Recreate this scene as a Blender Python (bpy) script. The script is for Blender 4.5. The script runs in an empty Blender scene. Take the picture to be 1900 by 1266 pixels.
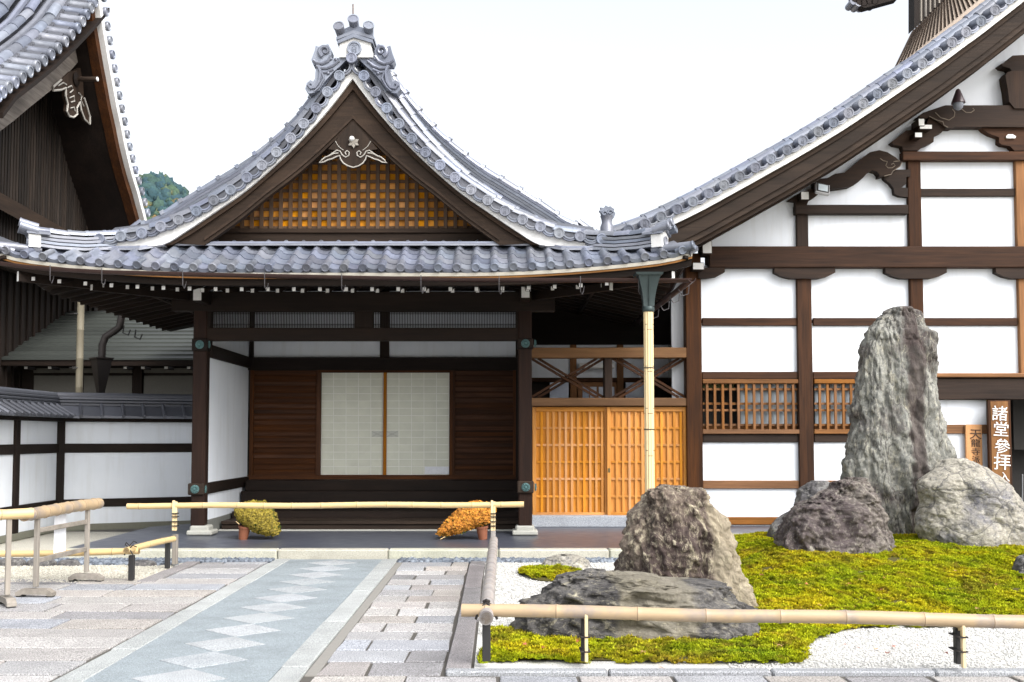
import bpy, bmesh, math, random
import numpy as np
from mathutils import Vector, Matrix, noise
R = math.radians
random.seed(7); rng = np.random.default_rng(7)
scn = bpy.context.scene
col = scn.collection

# ---------------------------------------------------------------- camera, sky, sun, exposure
TILT = R(3.0); FP = 1900.0; PCX = 925.0; PCY = 811.0 - FP*math.tan(TILT)
cd = bpy.data.cameras.new('camera'); cam = bpy.data.objects.new('camera', cd); col.objects.link(cam)
FZ = .12
EYE = Vector((0, 0, 1.6))
cam.location = EYE; cam.rotation_euler = (math.pi/2 + TILT, 0, 0)
cd.sensor_width = 36; cd.lens = 36*FP/1900
cd.shift_x = (950-PCX)/1900; cd.shift_y = (PCY-633)/1900
cd.clip_start = 0.1; cd.clip_end = 3000
scn.camera = cam
SUN_EL, SUN_AZ = R(46), R(138)           # over the camera's right shoulder, veiled by cloud
w = bpy.data.worlds.new("World"); scn.world = w; w.use_nodes = True
nt = w.node_tree; bg = nt.nodes['Background']
sky = nt.nodes.new('ShaderNodeTexSky'); sky.sky_type = 'NISHITA'; sky.sun_disc = False
sky.sun_elevation = SUN_EL; sky.sun_rotation = SUN_AZ
sky.dust_density = 5; sky.air_density = 1.0; sky.ozone_density = 1.0
hs = nt.nodes.new('ShaderNodeHueSaturation'); hs.inputs['Saturation'].default_value = .26
hs.inputs['Value'].default_value = 1.0
nt.links.new(sky.outputs[0], hs.inputs['Color']); nt.links.new(hs.outputs[0], bg.inputs['Color'])
bg.inputs['Strength'].default_value = 0.15
sl = bpy.data.lights.new('sun', 'SUN'); sl.energy = 0.45; sl.angle = R(24); sl.color = (1, .985, .97)
so = bpy.data.objects.new('sun', sl); col.objects.link(so); so.location = (0, 0, 30)
sd = Vector((math.sin(SUN_AZ)*math.cos(SUN_EL), math.cos(SUN_AZ)*math.cos(SUN_EL), math.sin(SUN_EL)))
so.rotation_euler = sd.to_track_quat('Z', 'Y').to_euler()
scn.view_settings.view_transform = 'Standard'; scn.view_settings.look = 'None'
scn.view_settings.gamma = 1; scn.view_settings.use_curve_mapping = False
scn.view_settings.exposure = 1.35
scn.render.engine = 'CYCLES'
scn.cycles.max_bounces = 8; scn.cycles.diffuse_bounces = 5

# ---------------------------------------------------------------- measuring: pixel of the 1900x1266 photo + a known plane -> metres
CT, ST = math.cos(TILT), math.sin(TILT)
def ray(px, py):
    a = (px-PCX)/FP; b = -(py-PCY)/FP
    return Vector((a, CT - b*ST, ST + b*CT))
def P(px, py, Y):
    d = ray(px, py); return EYE + d*(Y/d.y)
def PX(px, py, X):
    d = ray(px, py); return EYE + d*(X/d.x)
def G(px, py, Z=0.0):
    d = ray(px, py); return EYE + d*((Z-EYE.z)/d.z)

# ---------------------------------------------------------------- mesh collecting
class B:
    def __init__(s): s.v = []; s.f = []; s.m = []
    def add(s, vs, fs, mi=0):
        k = len(s.v); s.v += [Vector(v) for v in vs]
        for f in fs: s.f.append(tuple(i+k for i in f)); s.m.append(mi)
        return s
    def hexa(s, c, mi=0):     # 8 corners: bottom ring 0-3, top ring 4-7
        return s.add(c, [(3,2,1,0),(4,5,6,7),(0,1,5,4),(1,2,6,5),(2,3,7,6),(3,0,4,7)], mi)
    def box(s, x0, x1, y0, y1, z0, z1, c=.006, mi=0, front=None):
        x0, x1 = min(x0,x1), max(x0,x1); y0, y1 = min(y0,y1), max(y0,y1); z0, z1 = min(z0,z1), max(z0,z1)
        c = min(c, .24*min(x1-x0, y1-y0, z1-z0))
        ctr = Vector(((x0+x1)/2, (y0+y1)/2, (z0+z1)/2)); h = ((x1-x0)/2, (y1-y0)/2, (z1-z0)/2)
        idx = {}; vs = []
        for sx in (-1,1):
            for sy in (-1,1):
                for sz in (-1,1):
                    sg = (sx,sy,sz)
                    for a in range(3):
                        p = [sg[i]*(h[i] if i == a else h[i]-c) for i in range(3)]
                        idx[(sg,a)] = len(vs); vs.append(ctr+Vector(p))
        fs = []
        for a in range(3):
            o1, o2 = [i for i in range(3) if i != a]
            for sa in (-1,1):
                q = []
                for s1, s2 in ((-1,-1),(1,-1),(1,1),(-1,1)):
                    sg = [0]*3; sg[a] = sa; sg[o1] = s1; sg[o2] = s2; q.append(idx[(tuple(sg),a)])
                fs.append((q, mi if not (front is not None and a == 1 and sa == -1) else front))
        for a in range(3):          # edges parallel to axis a
            o1, o2 = [i for i in range(3) if i != a]
            for s1 in (-1,1):
                for s2 in (-1,1):
                    g0 = [0]*3; g1 = [0]*3
                    g0[a] = -1; g1[a] = 1; g0[o1] = g1[o1] = s1; g0[o2] = g1[o2] = s2
                    fs.append(([idx[(tuple(g0),o1)], idx[(tuple(g1),o1)], idx[(tuple(g1),o2)], idx[(tuple(g0),o2)]], mi))
        for sx in (-1,1):
            for sy in (-1,1):
                for sz in (-1,1):
                    fs.append(([idx[((sx,sy,sz),a)] for a in range(3)], mi))
        k = len(s.v); s.v += vs
        for f, m in fs:
            n = (vs[f[1]]-vs[f[0]]).cross(vs[f[2]]-vs[f[0]])
            if n.dot(sum((vs[i] for i in f), Vector())/len(f)-ctr) < 0: f = f[::-1]
            s.f.append(tuple(i+k for i in f)); s.m.append(m)
        return s
    def tube(s, pts, r, n=10, cap=True, mi=0):
        pts = [Vector(p) for p in pts]; rs = r if isinstance(r, (list, tuple)) else [r]*len(pts)
        vs = []; up = None
        for i, p in enumerate(pts):
            t = (pts[min(i+1,len(pts)-1)]-pts[max(i-1,0)]).normalized()
            if up is None: up = Vector((0,0,1)) if abs(t.z) < .9 else Vector((0,1,0))
            a = t.cross(up).normalized(); b2 = a.cross(t).normalized(); up = b2
            for k in range(n):
                g = 2*math.pi*k/n; vs.append(p + a*(rs[i]*math.cos(g)) + b2*(rs[i]*math.sin(g)))
        fs = []
        for i in range(len(pts)-1):
            for k in range(n):
                fs.append((i*n+k, (i+1)*n+k, (i+1)*n+(k+1)%n, i*n+(k+1)%n))
        if cap:
            fs.append(tuple(range(n))); fs.append(tuple((len(pts)-1)*n+k for k in range(n))[::-1])
        return s.add(vs, fs, mi)
    def lathe(s, prof, n=16, origin=(0,0,0), ax=Vector((0,0,1)), mi=0):   # prof: (radius, distance along ax)
        ax = Vector(ax).normalized(); a = ax.orthogonal().normalized(); b2 = ax.cross(a); o = Vector(origin)
        vs = [o + ax*h + (a*math.cos(2*math.pi*k/n)+b2*math.sin(2*math.pi*k/n))*r for r, h in prof for k in range(n)]
        fs = [(i*n+k, i*n+(k+1)%n, (i+1)*n+(k+1)%n, (i+1)*n+k) for i in range(len(prof)-1) for k in range(n)]
        if prof[0][0] > 1e-6: fs.append(tuple(range(n))[::-1])
        if prof[-1][0] > 1e-6: fs.append(tuple((len(prof)-1)*n+k for k in range(n)))
        return s.add(vs, fs, mi)
    def prism(s, poly, d, mi=0):    # poly: planar 3D points, d: extrusion vector
        n = len(poly); poly = [Vector(p) for p in poly]; d = Vector(d)
        nr = Vector()
        for i in range(n): nr += (poly[i]).cross(poly[(i+1)%n])
        if nr.dot(d) > 0: poly = poly[::-1]
        return s.add(poly+[p+d for p in poly], [tuple(range(n)), tuple(range(n,2*n))[::-1]] + [((i+1)%n, i, i+n, (i+1)%n+n) for i in range(n)], mi)
    def band(s, A, C, d, mi=0):     # strip between polylines A and C, extruded by d
        n = len(A); d = Vector(d); A = [Vector(p) for p in A]; C = [Vector(p) for p in C]
        vs = A + C + [p+d for p in A] + [p+d for p in C]; fs = []
        for i in range(n-1):
            fs += [(i, i+1, n+i+1, n+i), (2*n+i, 3*n+i, 3*n+i+1, 2*n+i+1), (i, 2*n+i, 2*n+i+1, i+1), (n+i, n+i+1, 3*n+i+1, 3*n+i)]
        fs += [(0, n, 3*n, 2*n), (n-1, 3*n-1, 4*n-1, 2*n-1)]
        return s.add(vs, fs, mi)
    def sweep(s, path, sect, closed=True, mi=0):   # sect: function(i) -> list of 3D offsets
        m = None; vs = []
        for i, p in enumerate(path):
            q = sect(i); m = len(q); vs += [Vector(p)+Vector(o) for o in q]
        fs = []; kk = m if closed else m-1
        for i in range(len(path)-1):
            for k in range(kk): fs.append((i*m+k, (i+1)*m+k, (i+1)*m+(k+1)%m, i*m+(k+1)%m))
        if closed: fs += [tuple(range(m)), tuple((len(path)-1)*m+k for k in range(m))[::-1]]
        return s.add(vs, fs, mi)
    def xf(s, M):
        s.v = [M @ v for v in s.v]; return s

WL = {}
def wl(o): return WL[o.name] if o is not None else Vector()
def tag(o, label=None, cat=None, group=None, kind=None):
    if label: o['label'] = label
    if cat: o['category'] = cat
    if group: o['group'] = group
    if kind: o['kind'] = kind
    return o
def thing(name, loc, label, cat, group=None):
    o = bpy.data.objects.new(name, None); col.objects.link(o); o.location = loc; o.empty_display_size = .2
    WL[o.name] = Vector(loc); return tag(o, label, cat, group)
def mesh(name, b, mats, smooth=None, org=Vector(), fix=False):
    me = bpy.data.meshes.new(name); me.from_pydata([tuple(v-org) for v in b.v], [], b.f)
    for m in (mats if isinstance(mats, (list, tuple)) else [mats]): me.materials.append(m)
    if any(b.m): me.polygons.foreach_set('material_index', b.m)
    if fix:
        bm = bmesh.new(); bm.from_mesh(me); bmesh.ops.recalc_face_normals(bm, faces=bm.faces); bm.to_mesh(me); bm.free()
    if smooth is not None:
        me.shade_smooth(); me.set_sharp_from_angle(angle=R(smooth))
    me.update(); return me
def ob(name, b, mats, parent=None, smooth=None, org=None, fix=False, kind=None):
    if org is None:
        A = np.array([tuple(v) for v in b.v]); org = Vector((A.max(0)+A.min(0))/2)
    o = bpy.data.objects.new(name, mesh(name, b, mats, smooth, org, fix)); col.objects.link(o)
    o.parent = parent; o.location = org-wl(parent); WL[o.name] = Vector(org)
    if kind: o['kind'] = kind
    return o
def inst(name, me, parent, loc, rot=None, sc=None):    # another object on the same mesh
    o = bpy.data.objects.new(name, me); col.objects.link(o); o.parent = parent
    M = Matrix.Translation(Vector(loc)-wl(parent))
    if rot is not None: M = M @ rot.to_4x4()
    if sc is not None: M = M @ Matrix.Diagonal((*sc, 1)) if hasattr(sc, '__len__') else M @ Matrix.Scale(sc, 4)
    o.matrix_basis = M; WL[o.name] = Vector(loc); return o
def axes(x, y, z): return Matrix((x, y, z)).transposed()
def pbox(name, a, b2, c, d, Y, dep, mats, parent, ch=.006, front=None):   # photo rectangle on plane Y, dep metres deep
    m = ((a+b2)/2, (c+d)/2)
    x0 = P(a, m[1], Y).x; x1 = P(b2, m[1], Y).x; z1 = P(m[0], c, Y).z; z0 = P(m[0], d, Y).z
    return ob(name, B().box(x0, x1, Y, Y+dep, z0, z1, ch, 0, front), mats, parent)
def ppoly(name, pts, Y, dep, mats, parent, smooth=None):
    return ob(name, B().prism([P(x, y, Y) for x, y in pts], (0, dep, 0)), mats, parent, smooth)
def smoothline(pts, n):     # Catmull-Rom through 2D points, n samples
    p = [np.array(q, float) for q in pts]; out = []
    L = np.concatenate([[0], np.cumsum([np.linalg.norm(p[i+1]-p[i]) for i in range(len(p)-1)])])
    for s in np.linspace(0, L[-1], n):
        i = min(max(int(np.searchsorted(L, s, 'right'))-1, 0), len(p)-2); t = (s-L[i])/max(L[i+1]-L[i], 1e-9)
        a, b2, c, d = p[max(i-1,0)], p[i], p[i+1], p[min(i+2,len(p)-1)]
        out.append(.5*((2*b2)+(c-a)*t+(2*a-5*b2+4*c-d)*t*t+(3*b2-a-3*c+d)*t**3))
    return out
def text(body, size, ext=.004, res=2):      # flat lettering: verts (x right, y up, z toward reader), faces; centred
    c = bpy.data.curves.new('lettering', 'FONT'); c.body = body; c.size = size; c.extrude = ext; c.resolution_u = res
    c.align_x = 'CENTER'; c.align_y = 'CENTER'; c.space_line = 1.0
    o = bpy.data.objects.new('lettering', c); col.objects.link(o)
    bpy.context.view_layer.update()
    me = bpy.data.meshes.new_from_object(o.evaluated_get(bpy.context.evaluated_depsgraph_get()))
    V = [Vector(v.co) for v in me.vertices]; F = [tuple(p.vertices) for p in me.polygons]
    bpy.data.objects.remove(o); bpy.data.curves.remove(c); bpy.data.meshes.remove(me)
    x = [v.x for v in V]; y = [v.y for v in V]; k = Vector(((min(x)+max(x))/2, (min(y)+max(y))/2, 0))
    return [v-k for v in V], F

# ---------------------------------------------------------------- materials
class NT:
    def __init__(s, name):
        s.mat = bpy.data.materials.new(name); s.mat.use_nodes = True; s.t = s.mat.node_tree; s.bs = s.t.nodes['Principled BSDF']
    def n(s, ty, props=None, **inp):
        nd = s.t.nodes.new('ShaderNode'+ty)
        for k, v in (props or {}).items(): setattr(nd, k, v)
        for k, v in inp.items():
            k = int(k[1:]) if k[0] == '_' and k[1:].isdigit() else k.replace('_', ' ')
            s.set(nd, k, v)
        return nd
    def set(s, nd, k, v):
        if hasattr(v, 'is_output') and v.is_output: s.t.links.new(v, nd.inputs[k])
        elif isinstance(v, bpy.types.Node): s.t.links.new(v.outputs[0], nd.inputs[k])
        else: nd.inputs[k].default_value = v
    def p(s, **inp):
        for k, v in inp.items(): s.set(s.bs, k.replace('_', ' '), v)
        return s
    def co(s, scale=(1,1,1), rnd=0, rot=(0,0,0)):
        tc = s.n('TexCoord').outputs['Object']
        if rnd:
            r = s.n('ObjectInfo').outputs['Random']; m = s.n('Math', {'operation':'MULTIPLY'}, _0=r, _1=float(rnd))
            tc = s.n('VectorMath', {'operation':'ADD'}, _0=tc, _1=m.outputs[0]).outputs[0]
        return s.n('Mapping', None, Vector=tc, Scale=scale, Rotation=rot).outputs[0]
    def noise(s, v, scale, detail=4, rough=.55, dist=0):
        return s.n('TexNoise', None, Vector=v, Scale=float(scale), Detail=float(detail), Roughness=float(rough), Distortion=float(dist)).outputs[0]
    def ramp(s, f, *st):
        r = s.n('ValToRGB'); e = r.color_ramp.elements
        while len(e) < len(st): e.new(.5)
        for i, (p, c) in enumerate(st):
            e[i].position = p; e[i].color = (*c, 1) if hasattr(c, '__len__') else (c, c, c, 1)
        s.t.links.new(f, r.inputs[0]); return r.outputs[0]
    def mix(s, f, a, b, mode='MIX'):
        m = s.n('Mix', {'data_type':'RGBA', 'blend_type':mode})
        for k, v in (('Factor', f), ('A', a), ('B', b)):
            i = [x for x in m.inputs if x.name == k and x.enabled][0]
            if hasattr(v, 'is_output') and v.is_output: s.t.links.new(v, i)
            else: i.default_value = (*v, 1) if hasattr(v, '__len__') else v
        return [x for x in m.outputs if x.enabled][0]
    def math(s, op, a, b=0.0): return s.n('Math', {'operation':op}, _0=a, _1=b).outputs[0]
    def vary(s, c, amt=.2, hue=0.0, sat=0.0):     # per-object variation
        r = s.n('ObjectInfo').outputs['Random']
        v = s.n('MapRange', None, Value=r, To_Min=1-amt, To_Max=1+amt).outputs[0]
        h = s.n('HueSaturation', None, Color=c, Value=v)
        if hue:
            r2 = s.math('FRACT', s.math('MULTIPLY', r, 17.3)); s.set(h, 'Hue', s.n('MapRange', None, Value=r2, To_Min=.5-hue, To_Max=.5+hue).outputs[0])
        if sat:
            r3 = s.math('FRACT', s.math('MULTIPLY', r, 31.7)); s.set(h, 'Saturation', s.n('MapRange', None, Value=r3, To_Min=1-sat, To_Max=1+sat).outputs[0])
        return h.outputs[0]
    def bump(s, h, st=.3, d=.02):
        s.set(s.bs, 'Normal', s.n('Bump', None, Height=h, Strength=st, Distance=d).outputs[0]); return s

def wood(name, c1, c2, ax, rough=.62, amt=.22, k=1.0, sat=.12):
    m = NT(name); sc = [11*k]*3; sc['xyz'.index(ax)] = .55*k
    v = m.co(tuple(sc), 43.0); f = m.noise(v, 2.2, 7, .65, .4)
    sc2 = [3.0]*3; sc2['xyz'.index(ax)] = .5
    g = m.noise(m.co(tuple(sc2), 17.0), 1.3, 3)
    c = m.ramp(f, (.28, c1), (.72, c2))
    c = m.mix(m.ramp(g, (.35, 0), (.75, .75)), c, tuple(x*.55 for x in c1))
    m.p(Base_Color=m.vary(c, amt, 0, sat), Roughness=rough+.08, Specular_IOR_Level=.2); m.bump(f, .45, .010); return m.mat
def woods(name, c1, c2, **k): return {a: wood(name+'_'+a, c1, c2, a, **k) for a in 'xyz'}
def plain(name, c, rough=.6, amt=.1, metal=0.0, nz=20, spec=.5, bump=.1):
    m = NT(name); f = m.noise(m.co((1,1,1), 9.0), nz, 5, .6)
    cc = m.mix(m.ramp(f, (.3, 0), (.75, .5)), c, tuple(x*.72 for x in c))
    m.p(Base_Color=m.vary(cc, amt), Roughness=rough, Metallic=metal, Specular_IOR_Level=spec); m.bump(f, bump, .01); return m.mat

W_DARK = woods('dark_brown_timber', (0.0102,0.0065,0.0048), (0.0211,0.0123,0.0082))
W_COL = woods('column_timber', (0.0139,0.0072,0.0052), (0.0298,0.0142,0.0091))
W_BARGE = woods('grey_brown_timber', (0.0234,0.0144,0.0094), (0.0515,0.0320,0.0203))
W_HALL = woods('weathered_hall_timber', (0.0230,0.0100,0.0051), (0.0787,0.0314,0.0115), amt=.3)
W_WARM = woods('warm_brown_timber', (0.1400,0.0665,0.0245), (0.2520,0.1260,0.0476), amt=.18)
W_DOOR = woods('orange_cedar', (.53,.225,.055), (.69,.33,.095), amt=.1, rough=.5)
W_GRID = woods('gable_lattice_timber', (.09,.055,.035), (.16,.095,.055), amt=.15)
W_BACK = woods('bright_orange_board', (.74,.28,.035), (.90,.42,.08), amt=.2)
W_GREY = woods('weathered_grey_timber', (0.2240,0.2000,0.1680), (0.3520,0.3200,0.2800), amt=.12)
W_SLAT = woods('old_board_timber', (0.0146,0.0111,0.0091), (0.0488,0.0358,0.0276), amt=.45)
def mk_plaster():
    m = NT('white_plaster'); f = m.noise(m.co((1,1,1), 20), 1.3, 6, .6); g = m.noise(m.co(), 90, 4)
    st = m.noise(m.co((5,5,.5), 20), 1.4, 5, .6)
    pc = m.mix(m.ramp(st, (.5, 0), (.75, .45)), m.ramp(f, (.3, (.715,.755,.81)), (.7, (.77,.805,.85))), (.60,.615,.62))
    m.p(Base_Color=pc, Roughness=.85, Specular_IOR_Level=.2); m.bump(g, .12, .004); return m.mat
PLASTER = mk_plaster()
WHITE = plain('white_paint', (.80,.80,.78), .55, .06)
def mk_tile():
    m = NT('smoked_grey_tile'); v = m.co((1,1,1), 60.0)
    f = m.noise(v, 9, 6, .65); g = m.noise(v, 2.4, 3)
    c = m.mix(f, (.135,.150,.190), (.27,.29,.345)); c = m.mix(m.ramp(g, (.42, 0), (.8, .6)), c, (.10,.105,.125))
    m.p(Base_Color=m.vary(c, .26, .012, .35), Roughness=m.ramp(f, (.2, .24), (.8, .46)), Metallic=.25, Specular_IOR_Level=.6); m.bump(f, .12, .006); return m.mat
TILE = mk_tile()
TILE_OLD = plain('dark_weathered_tile', (.115,.12,.14), .45, .25, .2, 14)
CREAM = plain('eave_mortar', (.50,.47,.40), .8, .08)
COPPER_G = plain('green_copper_patina', (.085,.17,.17), .6, .15, .3, 60)
COPPER_B = plain('brown_copper_gutter', (.060,.034,.030), .38, .08, .55, 8)
HOPPER = plain('dark_green_copper', (.038,.055,.055), .5, .1, .4, 12)
COPPER_R = plain('copper_shingle', (.050,.056,.050), .55, .2, .25, 5)
BLACK = plain('black_post', (.018,.017,.017), .6, .1)
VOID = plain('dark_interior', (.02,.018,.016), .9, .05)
def mk_bamboo(name, c1, c2, c3, ax='x'):
    m = NT(name); sc = [24]*3; sc['xyz'.index(ax)] = 1.1
    f = m.noise(m.co(tuple(sc), 11.0), 1.6, 5, .6); g = m.noise(m.co((2.2,2.2,2.2), 5.0), 1.7, 4, .6)
    c = m.mix(f, c1, c2); c = m.mix(m.ramp(g, (.46, 0), (.68, .8)), c, c3)
    m.p(Base_Color=c, Roughness=.42, Specular_IOR_Level=.4); m.bump(f, .1, .003); return m.mat
BAMB = mk_bamboo('pale_bamboo', (.55,.38,.16), (.66,.49,.25), (.50,.38,.21))
BAMB_G = mk_bamboo('weathered_bamboo', (.34,.245,.145), (.46,.345,.215), (.20,.185,.19))
BAMB_GY = mk_bamboo('grey_bamboo', (.27,.25,.24), (.40,.37,.35), (.20,.19,.20), 'y')
BAMB_Z = mk_bamboo('split_bamboo', (.66,.50,.27), (.80,.64,.38), (.70,.54,.31), 'z')
NODE = plain('bamboo_node', (.20,.14,.08), .6, .05)
TWINE = plain('black_twine', (.02,.016,.014), .8, .1)
PAPER = plain('shoji_paper', (.72,.73,.62), .7, .03, 0, 3, .3, .02)
KUMIKO = plain('shoji_grid', (.90,.90,.84), .6, .02)
NOTE = plain('white_paper', (.80,.82,.86), .6, .02)
TERRA = plain('terracotta', (.22,.075,.035), .7, .06)
STONE_W = plain('pale_stone', (.40,.40,.36), .75, .06, 0, 40)
def speckle(name, c, amt, hue, sat, rough=.75, sc=170, lo=.45, pale=1.55, scuff=.5, pal=None):
    m = NT(name); v = m.co((1,1,1), 31.0)
    f = m.noise(v, sc, 2, .8); g = m.noise(v, 3.2, 5, .6); h = m.noise(v, 38, 4, .7)
    k = m.ramp(f, (.36, tuple(x*lo for x in c)), (.5, c), (.64, tuple(min(.85, x*pale) for x in c)))
    k = m.mix(m.ramp(g, (.45, 0), (.72, scuff)), k, tuple(x*.62 for x in c))
    if pal:
        r = m.math('FRACT', m.math('MULTIPLY', m.n('ObjectInfo').outputs['Random'], 13.7))
        q = m.ramp(r, *[(i/len(pal), x) for i, x in enumerate(pal)]); q.node.color_ramp.interpolation = 'CONSTANT'
        k = m.mix(1.0, k, q, 'MULTIPLY')
    m.p(Base_Color=m.vary(k, amt, hue, sat), Roughness=rough, Specular_IOR_Level=.35)
    m.bump(m.math('ADD', h, m.math('MULTIPLY', f, .6)), .5, .008); return m.mat
PAVE = speckle('granite_paving', (.33,.32,.318), .15, .01, .2, sc=95, lo=.35, pale=1.7, pal=((1,.99,.96),(.91,.97,1.06),(1.0,.97,.94),(.97,.99,1.0),(.94,.99,1.05),(1.03,.99,.93),(.74,.75,.77),(1.14,1.14,1.13),(.86,.87,.88)))
BORDER = speckle('granite_border', (.35,.365,.36), .07, .01, .1, sc=140)
STRIP = speckle('dark_granite_strip', (.25,.235,.235), .08, .02, .3, sc=110)
AGG = speckle('washed_aggregate', (.245,.278,.295), .02, 0, .05, sc=150, lo=.6, pale=1.5)
DIAM = speckle('pale_diamond_granite', (.345,.365,.38), .09, .015, .2, sc=120)
KERB = speckle('kerb_granite', (.27,.28,.295), .06, .01, .1, sc=100)
CURB = speckle('platform_kerb_stone', (.44,.43,.355), .06, .02, .1, sc=60, lo=.8, pale=1.15)
STEPST = speckle('grey_granite_step', (.33,.35,.38), .04, 0, .1, sc=140)
JOINT = plain('joint_mortar', (.085,.078,.068), .9, .03, 0, 30)
def mk_floor():
    m = NT('polished_slate_floor'); v = m.co((1,3,1)); f = m.noise(v, 1.6, 6, .6); g = m.noise(m.co((3,18,1)), 1.4, 5)
    c = m.mix(f, (.046,.052,.072), (.085,.092,.115))
    m.p(Base_Color=c, Roughness=m.ramp(g, (.3, .28), (.75, .46)), Specular_IOR_Level=.6); m.bump(g, .06, .004); return m.mat
FLOOR = mk_floor()
def mk_rock(name, cA, cB, cDark, cPale, stretch, rot=(0,0,0), pale=.5, dark=.45, cr=.03, sc=1.0, band=None):
    m = NT(name); v = m.co(stretch, 0, rot); u = m.co((1,1,1))
    a = m.noise(v, 2.2*sc, 9, .68, .7); b = m.noise(u, 1.5*sc, 5, .6, .4); d = m.noise(v, 6*sc, 8, .72, 1.2); e = m.noise(u, 26, 6, .7)
    c = m.mix(m.ramp(a, (.35, 0), (.66, 1)), cA, cB)
    c = m.mix(m.ramp(b, (dark, 1), (dark+.14, 0)), c, cDark)
    c = m.mix(m.ramp(d, (pale, 0), (pale+.12, .9)), c, cPale)
    w2 = m.n('TexVoronoi', {'feature':'DISTANCE_TO_EDGE'}, Vector=m.mix(.25, v, m.n('TexNoise', None, Vector=v, Scale=3.0, Detail=5.0).outputs[1]), Scale=2.6*sc).outputs[0]
    c = m.mix(m.ramp(w2, (0, .8), (cr, 0)), c, tuple(x*.35 for x in cDark))
    c = m.mix(m.ramp(e, (.38, .55), (.55, 0)), c, tuple(x*.55 for x in cA))
    c = m.mix(m.ramp(e, (.58, 0), (.72, .4)), c, cPale)
    fine = m.noise(v, 17*sc, 6, .75, .6)
    c = m.mix(m.ramp(fine, (.36, .75), (.47, 0)), c, tuple(x*.45 for x in cDark)); c = m.mix(m.ramp(fine, (.56, 0), (.68, .55)), c, cPale)
    if band:      # band of another colour; on the standing stone a seam of darker mineral
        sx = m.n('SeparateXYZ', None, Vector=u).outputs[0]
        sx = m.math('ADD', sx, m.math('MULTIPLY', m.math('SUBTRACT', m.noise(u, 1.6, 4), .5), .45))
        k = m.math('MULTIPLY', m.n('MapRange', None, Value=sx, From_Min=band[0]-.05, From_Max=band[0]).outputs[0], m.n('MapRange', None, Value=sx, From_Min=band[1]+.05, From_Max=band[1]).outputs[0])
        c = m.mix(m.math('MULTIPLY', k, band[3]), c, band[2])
    m.p(Base_Color=c, Roughness=.88, Specular_IOR_Level=.25)
    hgt = m.math('ADD', m.math('ADD', m.math('MULTIPLY', fine, .5), m.math('MULTIPLY', d, .6)), m.math('ADD', m.math('MULTIPLY', e, .22), m.math('MULTIPLY', m.math('MINIMUM', w2, .12), 3.0)))
    m.bump(hgt, 1.0, .05); return m.mat
# ================================================================ GROUND, PAVING, PLATFORM
def struct(name, b, m, smooth=None, parent=None, fix=False):
    o = ob(name, b, m, parent, smooth, None, fix); 
    if parent is None: o['kind'] = 'structure'
    return o
def sheet(x0, x1, y0, y1, z): return B().add([(x0,y0,z),(x1,y0,z),(x1,y1,z),(x0,y1,z)], [(0,1,2,3)])
EARTH = plain('packed_earth', (.33,.30,.25), .95, 0, 0, 6)
struct('ground', sheet(-700, 700, -60, 1500, -.06), EARTH)
SAND = speckle('cream_gravel_ground', (.52,.50,.43), 0, 0, 0, sc=90, lo=.6, pale=1.25, scuff=.25)
WGRAV = speckle('white_gravel_ground', (.58,.575,.55), 0, 0, 0, sc=80, lo=.5, pale=1.2, scuff=.15)
struct('gravel_bed', sheet(-12, -3.98, 11.35, 17.5, -.008), SAND)
struct('raked_gravel_ground', sheet(-.17, 12, 7.12, 16, -.008), WGRAV)
struct('joint_bed', sheet(-12, 9, 3.5, 13.25, -.0135), JOINT)
# platform
def flat(name, pts, z0, z1, m): return struct(name, B().prism([(x, y, z0) for x, y in pts], (0,0,z1-z0)), m, fix=True)
pf = flat('porch_floor', [(-5.75,13.72),(2.60,13.72),(2.60,15.86),(11,15.86),(11,20),(-5.0,20),(-5.0,17.9),(-5.75,17.0)], -.05, FZ, FLOOR)
cb = thing('platform_kerb', (-2, 13.6, 0), None, None); cb['kind'] = 'structure'
x = -5.8
while x < 2.55:
    L = min(1.45, 2.65-x); ob('kerb_stone', B().box(x+.004, x+L-.004, 13.50, 13.72, -.05, FZ+.006, .018), CURB, cb); x += L
x = 2.42
while x < 10: ob('kerb_stone', B().box(x+.004, x+1.4, 15.66, 15.86, -.05, FZ+.006, .018), CURB, cb); x += 1.405
ob('kerb_stone', B().box(2.40, 2.62, 13.725, 15.655, -.05, FZ+.004, .018), CURB, cb)
# pavement: every stone its own piece
def slab(name, x0, x1, y0, y1, z, m, par, j=.015, c=.005):
    b = B().box(x0+j, x1-j, y0+j, y1-j, -.06, z, c); cx, cy = (x0+x1)/2, (y0+y1)/2
    tx, ty = rng.normal(0,.004), rng.normal(0,.004); w_ = [rng.normal(0,.006) for _ in range(4)]
    for v in b.v:
        v.z += (v.x-cx)*tx+(v.y-cy)*ty if v.z > -.03 else 0
        k = (0 if v.x < cx else 1)+(0 if v.y < cy else 2); v.y += w_[k]; v.x += w_[(k+1)%4]
    return ob(name, b, m, par)
pv = thing('paving', (-3, 9, 0), None, None); pv['kind'] = 'structure'
PXL, PXR = -2.915, -1.31          # outer edges of the central path
y = 3.6; row = 0
while y < 13.15:
    d = .40+.05*rng.random(); y1 = min(y+d, 13.22)
    if 13.22-y1 < .2: y1 = 13.22
    x = PXL-.03; lim = -3.80 if y > 11.3 else -11
    first = True
    while x > lim+.05:
        L = (.42 if (row % 2 and first) else 0)+.52+.55*rng.random(); first = False
        xa = x-L
        if xa < lim+.3: xa = lim
        slab('paving_stone', xa, x, y, y1, .0+rng.normal(0,.002), PAVE, pv); x = xa
    y = y1; row += 1
    if y < 11.4 and y1 > 11.05: y1 = y
y = 6.99; row = 0
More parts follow.
